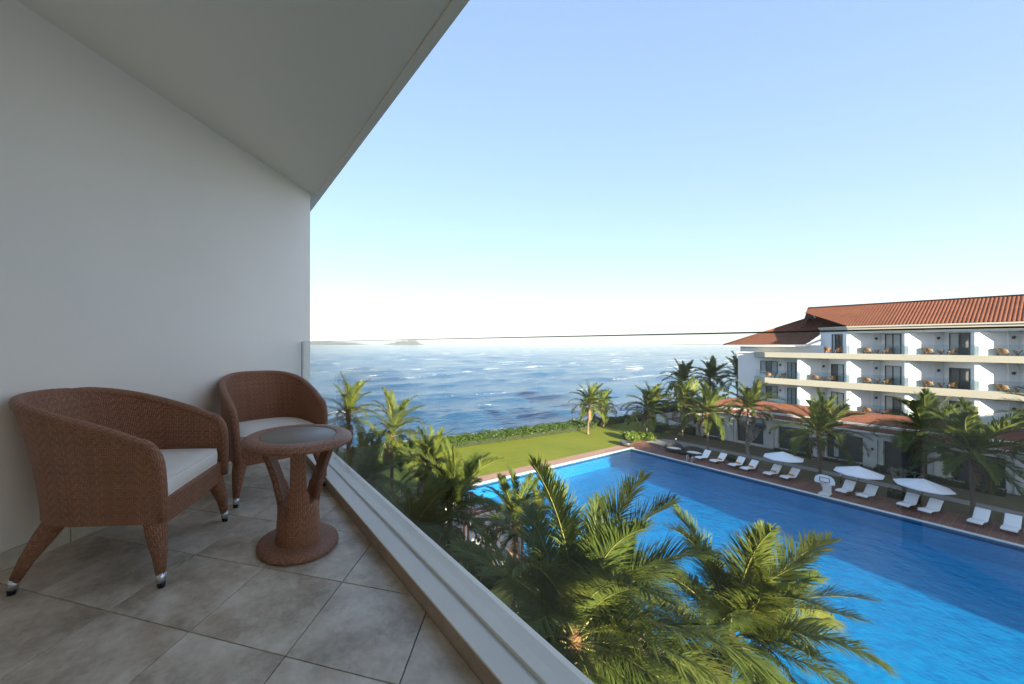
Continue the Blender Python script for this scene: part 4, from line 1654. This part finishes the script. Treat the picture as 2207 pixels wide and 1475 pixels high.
def hedge(name, path, width, height, label, seed, mat, leaf=.16, dens=170, cat='hedge', group=None):
    rng = np.random.RandomState(seed)
    root = empty(name, (path[0][0], path[0][1], 0))
    tag(root, label, cat, group)
    Ps = []
    core = MB()
    for (a, b) in zip(path[:-1], path[1:]):
        a, b = Vector((*a, 0)), Vector((*b, 0))
        L = (b - a).length
        d = (b - a) / L
        s = Vector((-d.y, d.x, 0))
        n = int(L * dens * width)
        u = rng.uniform(0, 1, n) * L
        # sample surface-biased positions in the cross section
        v = rng.uniform(-1, 1, n); z = rng.uniform(0, 1, n)
        m_ = rng.uniform(size=n) < .7
        z[m_] = 1 - np.abs(rng.normal(0, .12, m_.sum()))
        lump = .12 * np.sin(u * 1.7 + seed) + .1 * np.sin(u * 4.1 + v * 2) + .08 * np.sin(u * 9.3 + v * 5)
        zz = np.clip(z, 0, 1.1) * height * (1 - .18 * np.abs(v) ** 3 + lump)
        vv = v * width / 2 * (1 + .12 * np.sin(u * 2.3))
        Ps.append(np.stack([a.x + d.x * u + s.x * vv - path[0][0], a.y + d.y * u + s.y * vv - path[0][1], zz + .02], 1))
        c = (a + b) / 2 - Vector((path[0][0], path[0][1], 0))
        core.box((c.x, c.y, height * .36), (L, width * .78, height * .72), math.atan2(d.y, d.x))
    quads('foliage', leaf_cloud(np.concatenate(Ps), leaf, seed), mat, root)
    core.build('dark_core', m_core, root)  # added dark box behind the leaves, closes the gaps
    return root


def yb(x, o): return (x, ysea(x) - o)


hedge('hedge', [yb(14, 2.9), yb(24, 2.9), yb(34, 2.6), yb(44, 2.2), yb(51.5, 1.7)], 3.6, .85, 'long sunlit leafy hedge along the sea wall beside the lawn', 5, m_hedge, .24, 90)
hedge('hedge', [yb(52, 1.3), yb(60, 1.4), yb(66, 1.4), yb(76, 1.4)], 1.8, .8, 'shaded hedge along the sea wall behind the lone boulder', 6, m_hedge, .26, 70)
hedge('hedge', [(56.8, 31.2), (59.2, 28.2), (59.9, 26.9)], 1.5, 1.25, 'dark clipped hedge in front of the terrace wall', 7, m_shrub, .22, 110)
hedge('hedge', [(66, 36.9), (90, 34.4)], 2.2, 2.2, 'tall dark hedge behind the brown terrace', 8, m_shrub, .3, 80)
for k, (p, w, h, lab) in enumerate([
        ([(50.0, 19.3), (50.0, 17.7)], .7, .55, 'low dark shrub behind the first loungers with towels'),
        ([(50.2, 8.0), (50.2, 6.3)], .8, .6, 'low dark shrub between second and third parasol'),
        ([(59.3, 25.6), (59.4, 23.5)], .5, .35, 'low planting at the foot of the podium, left end'),
        ([(59.4, 18.2), (59.4, 15.4)], .6, .35, 'low planting at the foot of the podium behind the bare tree'),
        ([(59.4, 14.2), (59.4, 11.2)], .6, .35, 'low planting at the foot of the podium behind the brightest palm'),
        ([(59.0, 10.2), (58.8, 3.0)], 1.1, .55, 'longer dark planting at the foot of the podium at the right')]):
    hedge('low_shrub', p, w, h, lab, 20 + k, m_shrub, .18, 150, 'shrub', 'low planting in front of the far building')


def bush(name, loc, rx, ry, h, n, leaf, mat, label, seed, group=None):
    rng = np.random.RandomState(seed)
    root = empty(name, (*loc, 0))
    tag(root, label, 'bush', group)
    P = []
    nb = 14
    for k in range(nb):
        a = rng.uniform(0, 2 * PI); q = math.sqrt(rng.uniform(0, 1)) * .72
        c = np.array([rx * q * math.cos(a), ry * q * math.sin(a), h * rng.uniform(.35, .68) * (1 - .35 * q)])
        m = n // nb
        d = rng.normal(size=(m, 3)); d /= np.linalg.norm(d, axis=1)[:, None]
        rad = rng.uniform(.75, 1.05, (m, 1))
        P.append(c + d * rad * np.array([rx, ry, h * .9]) * .36)
    P = np.concatenate(P); P = P[P[:, 2] > .02]
    quads('foliage', leaf_cloud(P, leaf, seed), mat, root)
    MB().lathe([(0, h * .55), (rx * .5, h * .48), (rx * .72, h * .25), (rx * .7, .02), (0, .02)], 14, sx=1, sy=ry / rx).build('dark_core', m_core, root)  # added dark solid behind the leaves, closes the gaps
    return root


bush('round_bush', (49.3, 29.8), 1.35, 1.1, 1.25, 2600, .26, m_bush, 'bright round leafy bush at the far pool corner, left half of the pair', 31)
bush('round_bush', (51.3, 28.9), 1.25, 1.1, 1.15, 2400, .26, m_bush, 'bright round leafy bush at the far pool corner, right half of the pair', 32)
SHR = [((5.5, 19.5), 1.8), ((8.3, 24.5), 1.6), ((11.5, 22.5), 1.5), ((6.5, 14.5), 1.9), ((10.0, 10.3), 1.6), ((5.0, 5.6), 1.7), ((9.2, 3.2), 1.6), ((12.6, 17.5), 1.3), ((3.6, 11.0), 1.7), ((12.3, 7.6), 1.3), ((7.0, 29.0), 2.0)]
WHERE = ['behind the glass near the round table', 'under the bright left palms', 'at the left end of the lawn', 'among the shaded palms in the middle of the glass', 'between the largest palm and the small sunlit palm', 'at the foot of the largest palm near the ledge', 'at the bottom, right of the largest palm', 'beside the wooden cabanas', 'low beside the balcony ledge', 'at the pool edge between the two big palms', 'farthest left before the sea wall']
for k, ((p, h)) in enumerate(SHR):
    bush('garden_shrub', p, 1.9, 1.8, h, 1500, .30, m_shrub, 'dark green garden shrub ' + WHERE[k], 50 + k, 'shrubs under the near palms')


def bare_tree(loc, h, seed, label, leaves=40):
    rng = random.Random(seed)
    root = empty('bare_tree', (*loc, 0))
    tag(root, label, 'tree', 'bare trees by the pool')
    mb = MB()
    tips = []

    def grow(p, d, L, r, depth):
        pts = [p]
        q = p.copy(); dd = d.copy()
        for s in range(3):
            dd = (dd + Vector((rng.gauss(0, .16), rng.gauss(0, .16), rng.gauss(.05, .08)))).normalized()
            q = q + dd * (L / 3); pts.append(q.copy())
        mb.tube(pts, [r, r * .92, r * .84, r * .75], 6, cap=False)
        if depth == 0:
            tips.append(q); return
        for k in range(rng.choice((2, 2, 3))):
            a = rng.uniform(0, 2 * PI)
            side = Vector((math.cos(a), math.sin(a), 0))
            nd = (dd * .55 + side * .62 + Vector((0, 0, .30))).normalized()
            grow(q, nd, L * rng.uniform(.66, .86), r * .66, depth - 1)
    for k in range(2):
        a = rng.uniform(0, 2 * PI)
        grow(Vector((0, 0, 0)), Vector((.25 * math.cos(a + k * PI), .25 * math.sin(a + k * PI), 1)).normalized(), h * .28, .12, 5)
    mb.build('trunk_and_branches', m_bark, root)
    P = np.array([tuple(t) for t in rng.sample(tips, min(len(tips), leaves // 2)) for _ in range(3)])
    P = P + np.random.RandomState(seed).normal(0, .12, P.shape)
    quads('crown', leaf_cloud(P, .24, seed), m_shrub, root)


bare_tree((52.6, 18.2), 4.3, 7, 'bare twisting pale tree in front of the podium, behind the first loungers', 30)
bare_tree((51.6, 7.3), 2.6, 9, 'small dark bare tree between second and third parasol', 26)

# ================================================================== POOLSIDE THINGS
# lounger prototype: feet towards -x, raised back at +x


def make_lounger():
    root = empty('sun_lounger')
    rows = []
    prof = [(-.92, .31), (-.6, .385), (-.25, .36), (.10, .31), (.26, .31), (.36, .37), (.62, .66), (.86, .93), (.93, .97)]
    th = .07
    n = len(prof)
    P = []
    for y in (-.33, .33):
        P.append([(x, y, z) for x, z in prof])
    loop = []
    upper = [[(x, y, z) for x, z in prof] for y in (-.33, -.31, .31, .33)]
    m = MB()
    ins = [[(x, -.335, z - .03) for x, z in prof], [(x, -.325, z) for x, z in prof], [(x, -.28, z + .012) for x, z in prof], [(x, .28, z + .012) for x, z in prof], [(x, .325, z) for x, z in prof], [(x, .335, z - .03) for x, z in prof], [(x + .02, .30, z - th) for x, z in prof], [(x + .02, -.30, z - th) for x, z in prof]]
    rows = [[r[k] for r in ins] for k in range(n)]
    m.grid(rows, closed=True)
    m.add([rows[0][k] for k in range(8)], [tuple(range(8))])
    m.add([rows[-1][k] for k in range(8)], [tuple(range(7, -1, -1))])
    m.build('mattress', m_white_plastic, root)
    f = MB()
    for y in (-.31, .31):
        for (x0, z0), (x1, z1) in zip(prof[:-1], prof[1:]):
            f.bar((x0 + .02, y, z0 - .085), (x1 + .02, y, z1 - .085), .04, .035)
        f.bar((.2, y, .22), (.80, y, .22), .035, .03); f.bar((.80, y, .22), (.66, y, .6), .03, .03)
    f.build('frame', m_dark, root)
    for x in (-.6, .55):
        for y in (-.31, .31):
            MB().bar((x, y, 0), (x, y, .26), .045, .045).build('leg', m_dark, root)
    return root


LY = [(20.75, 'first', 1), (19.35, 'second', 0), (17.75, 'third', 0), (16.6, 'fourth', 0), (14.85, 'fifth', 0), (13.6, 'sixth', 0), (9.95, 'seventh', 0), (8.75, 'eighth', 0), (6.65, 'ninth', 0), (5.55, 'tenth', 0), (3.5, 'eleventh', 0), (2.25, 'twelfth', 0)]
proto = make_lounger()
for k, (y, nm, _) in enumerate(LY):
    o = proto if k == 0 else copy_tree(proto)
    o.location = (47.95 + .12 * ((k * 7) % 3 - 1), y, .006)
    o.rotation_euler = (0, 0, R((-9, -12, -10, -12, -10, -13, -8, -10, -9, -12, -7, -3)[k]))
    tag(o, 'white sun lounger with raised back, %s of the row counted from the round daybeds' % nm, 'sun lounger', 'sun loungers along the pool')
    if 1 <= k <= 5:
        t = MB().tube([(0, -.2, 0), (0, .2, 0)], .075, 10, flat=1)
        t.tube([(0, -.12, 0), (0, -.10, 0)], .079, 10)
        a = o.rotation_euler[2]
        q = t.build('rolled_towel', m_towel, None, loc=(o.location.x + .24 * math.cos(a), o.location.y + .24 * math.sin(a), .43), rot=(0, 0, a))
        tag(q, 'rolled orange towel on the %s lounger from the daybeds' % nm, 'towel', 'towels on the loungers')


def make_parasol():
    root = empty('parasol')
    n = 8
    R0, ze, za = 1.5, 1.86, 2.42
    mb = MB()
    for k in range(n):
        a0, a1 = 2 * PI * (k + .5) / n, 2 * PI * (k + 1.5) / n
        rows = []
        for t in (0.02, .35, .7, 1.0):
            sag = -.03 * math.sin(PI * t)
            p0 = Vector((R0 * t * math.cos(a0), R0 * t * math.sin(a0), za + (ze - za) * t))
            p1 = Vector((R0 * t * math.cos(a1), R0 * t * math.sin(a1), za + (ze - za) * t))
            rows.append([p0, p0.lerp(p1, .5) + Vector((0, 0, sag)), p1])
        rows.append([p0 + Vector((0, 0, -.07)), p0.lerp(p1, .5) + Vector((0, 0, -.09)), p1 + Vector((0, 0, -.07))])
        mb.grid(rows, smooth=False)
    can = mb.build('canopy', m_canvas, root)
    MB().lathe([(0, .10), (.03, .09), (.05, .03), (.05, 0), (0, 0)], 10, c=(0, 0, za)).build('finial', m_wood, can)
    for k in range(n):
        a = 2 * PI * (k + .5) / n
        MB().bar((.03 * math.cos(a), .03 * math.sin(a), za - .05), (R0 * .97 * math.cos(a), R0 * .97 * math.sin(a), ze - .035), .02, .02).build('rib', m_wood, root)
    MB().tube([(0, 0, .05), (0, 0, za)], .024, 10).build('pole', m_wood, root)
    MB().lathe([(0, .09), (.08, .09), (.24, .06), (.25, 0), (0, 0)], 20).build('base', m_podium, root)
    return root


proto = make_parasol()
for k, (x, y, lab) in enumerate(((48.75, 14.2, 'white parasol over the fifth and sixth loungers, farthest of the three'), (48.65, 9.35, 'white parasol in the middle, right of the basketball hoop'), (48.5, 6.05, 'white parasol nearest the right edge, over the ninth and tenth loungers'))):
    o = proto if k == 0 else copy_tree(proto)
    o.location = (x, y, .006)
    o.rotation_euler = (R(2 * k - 2), R(-2), R((12, 5, 20)[k]))
    tag(o, lab, 'parasol', 'parasols along the pool')

# pool basketball hoop
hp = empty('basketball_hoop', (45.62, 10.75, .0), R(180))
tag(hp, 'pool basketball hoop with white fan-shaped backboard and orange rim', 'basketball hoop')
MB().box((-.35, 0, .07), (1.0, .62, .14)).build('base', m_podium, hp, bevel=.02)
MB().tube([(-.45, -.12, .1), (-.45, -.12, 1.35)], .055, 12).build('post', m_white_plastic, hp)
MB().box((-.3, .16, .55), (.30, .42, .85)).build('counterweight', m_podium, hp, bevel=.03)
prof = [(-.58, .95), (.58, .95), (.62, 1.05), (.62, 1.25), (.55, 1.48), (.38, 1.63), (.15, 1.70), (-.15, 1.70), (-.38, 1.63), (-.55, 1.48), (-.62, 1.25), (-.62, 1.05)]
bd = MB()
bd.add([(-.25, y, z) for y, z in prof] + [(-.21, y, z) for y, z in prof], [tuple(range(11, -1, -1)), tuple(range(12, 24))] + [(i, (i + 1) % 12, 12 + (i + 1) % 12, 12 + i) for i in range(12)])
bo = bd.build('backboard', m_white_plastic, hp)
ln = MB()
for (c, s) in (((0, 1.1), (.62, .045)), ((0, 1.46), (.62, .045)), ((-.29, 1.28), (.045, .32)), ((.29, 1.28), (.045, .32))):
    ln.box((-.207, c[0], c[1]), (.006, s[0], s[1]))
ln.build('target_square', m_black, bo)
rim = MB().tube([(.04 + .23 * math.cos(2 * PI * k / 20), .23 * math.sin(2 * PI * k / 20), 1.06) for k in range(20)], .014, 6, closed=True)
rim.bar((-.21, 0, 1.06), (-.17, 0, 1.06), .12, .04)
ro = rim.build('rim', m_orange, hp)
net = MB()
for k in range(10):
    a, b = 2 * PI * k / 10, 2 * PI * (k + .5) / 10
    for sgn in (1, -1):
        net.tube([(.04 + .22 * math.cos(a), .22 * math.sin(a), 1.05), (.04 + .12 * math.cos(a + sgn * .5), .12 * math.sin(a + sgn * .5), .72)], .006, 4, cap=False)
net.build('net', m_net, ro)

# round daybeds


def daybed(loc, rz, label):
    root = empty('round_daybed', loc, rz)
    tag(root, label, 'daybed', 'round daybeds on the deck')
    rows, N = [], 40
    prof_o = [(.93, .05), (1.0, .25), (.98, None)]
    o_, i_ = [], []
    rows = [[], [], [], [], [], []]
    for k in range(N):
        a = 2 * PI * k / N
        h = .50 + .38 * max(0, math.cos(a)) ** 1.2
        for j, (r, z) in enumerate(((.86, .04), (.97, .2), (1.0, h - .06), (.96, h), (.90, h - .02), (.84, .25))):
            rows[j].append((r * math.cos(a), r * math.sin(a), z))
    MB().grid(rows, closed=True).build('rattan_shell', m_wicker_dark, root)
    MB().lathe([(0, .40), (.55, .395), (.72, .37), (.78, .31), (.80, .24), (0, .24)], 36).build('round_cushion', m_cushion, root)


daybed((48.55, 24.1, .006), R(20), 'dark rattan round daybed with white cushion, the left one of two')
daybed((48.6, 21.95, .006), R(15), 'dark rattan round daybed with white cushion, the right one beside the loungers')
st = empty('rattan_stool', (48.15, 23.0, .006))
tag(st, 'low dark rattan drum stool between the two daybeds', 'stool')
MB().lathe([(0, .40), (.30, .40), (.36, .36), (.38, .2), (.34, .0), (0, .0)], 24).build('drum', m_wicker_dark, st)
MB().lathe([(0, .415), (.29, .415), (.30, .405), (0, .405)], 24).build('top', m_wicker_dark, st)

for k, (x, y, lab) in enumerate(((52.0, 25.6, 'short black bollard light with white head behind the left daybed'), (51.0, 10.9, 'short black bollard light with white head left of the middle parasol'))):
    b = empty('bollard_light', (x, y, 0))
    tag(b, lab, 'bollard light', 'bollard lights in the grass')
    MB().lathe([(0, .62), (.075, .62), (.075, 0), (0, 0)], 14).build('post', m_dark, b)
    MB().lathe([(0, .80), (.08, .80), (.08, .72), (.065, .71), (.065, .62), (0, .62)], 14).build('head', m_white_plastic, b)

pl = empty('round_planter', (45.75, 28.35, .02))
tag(pl, 'wide round bronze bowl planter on the deck by the pool corner', 'planter')
MB().lathe([(.0, .0), (.42, .0), (.60, .12), (.72, .32), (.74, .50), (.70, .52), (.66, .45), (0, .42)], 32).build('bowl', m_planter, pl)
MB().lathe([(0, .46), (.4, .458), (.67, .45)], 24).build('water_surface', m_window, pl)

# pool ladder
ld = empty('pool_ladder', (45.2, 20.9, 0))
tag(ld, 'shiny steel pool ladder with two hooped handrails', 'ladder')
for y in (-.27, .27):
    pts = [(.42, y, .04), (.42, y, .5)] + [(.21 + .21 * math.cos(R(a)), y, .55 + .24 * math.sin(R(a))) for a in range(15, 181, 15)] + [(0 - .0, y, .3), (-.02, y, -.2), (-.22, y, -.6), (-.22, y, -1.2)]
    MB().tube(pts, .024, 8).build('handrail', m_steel, ld)
for z in (-.35, -.62, -.9):
    MB().box((-.16, 0, z), (.10, .54, .03)).build('tread', m_steel, ld)

# black lamp posts by the sea wall
for k, (x, y, h, lab) in enumerate(((55.0, 37.5, 2.9, 'thin black lamp post at the sea wall right of the twin palms'), (58.5, 34.4, 2.9, 'thin black lamp post in the grass behind the bush'))):
    b = empty('lamp_post', (x, y, 0))
    tag(b, lab, 'lamp post', 'lamp posts near the sea wall')
    MB().tube([(0, 0, 0), (0, 0, .3), (0, 0, .32), (0, 0, h)], [.09, .09, .05, .04], 10).build('post', m_dark, b)
    MB().lathe([(0, .36), (.16, .26), (.16, .22), (.11, .20), (.09, 0), (0, 0)], 10, c=(0, 0, h)).build('lamp_head', m_dark, b)

# wooden cabanas with white canvas sides at the left pool edge


def cabana(loc, rz, label):
    root = empty('wooden_cabana', loc, rz)
    tag(root, label, 'cabana', 'cabanas at the left pool edge')
    W, D, H = 2.3, 2.3, 2.25
    for x in (-W / 2, W / 2):
        for y in (-D / 2, D / 2):
            MB().box((x, y, H / 2), (.11, .11, H)).build('post', m_wood, root)
    for y in (-D / 2, D / 2):
        MB().bar((-W / 2 - .18, y, H + .07), (W / 2 + .18, y, H + .07), .09, .14).build('beam', m_wood, root)
    for x in (-W / 2, W / 2):
        MB().bar((x, -D / 2 - .18, H + .075), (x, D / 2 + .18, H + .075), .085, .13).build('beam', m_wood, root)
    for y in (-D / 2, D / 2):
        MB().bar((W / 2, y, H - .55), (W / 2 - .6, y, H), .07, .07).build('brace', m_wood, root)
    for k in range(4):
        x = -W / 2 + W * (k + .5) / 4
        rows = [[(x - W / 8 + .02, D / 2 + .0, z), (x, D / 2 + .05, z), (x + W / 8 - .02, D / 2 + .0, z)] for z in (.1, 1.0, 2.2)]
        MB().grid(rows[::-1]).build('canvas_side', m_canvas, root)
    for k in range(4):
        y = -D / 2 + D * (k + .5) / 4
        rows = [[(W / 2 + 0, y - D / 8 + .02, z), (W / 2 + .05, y, z), (W / 2, y + D / 8 - .02, z)] for z in (.1, 1.0, 2.2)]
        MB().grid(rows).build('canvas_side', m_canvas, root)
    MB().box((0, 0, .22), (1.9, 1.9, .3)).build('mattress', m_cushion, root, bevel=.05)


cabana((15.0, 20.3, .0), 0, 'wooden cabana with white canvas sides at the pool edge, the farther one')
cabana((15.0, 18.5 - .95, .0), 0, 'wooden cabana with white canvas sides at the pool edge, the nearer one')

# ================================================================== AIR
hz = MB().box((300, 3150, 47), (14200, 7000, 106))
hz_m = bpy.data.materials.new('haze_air')
hz_m.use_nodes = True
hn = hz_m.node_tree.nodes
hn.clear()
ho = hn.new('ShaderNodeOutputMaterial')
hv = hn.new('ShaderNodeVolumePrincipled')
hv.inputs['Color'].default_value = (.90, .95, 1.0, 1)
hv.inputs['Density'].default_value = 0.55e-4
hz_m.node_tree.links.new(hv.outputs[0], ho.inputs['Volume'])
tag(hz.build('haze', hz_m), kind='stuff')
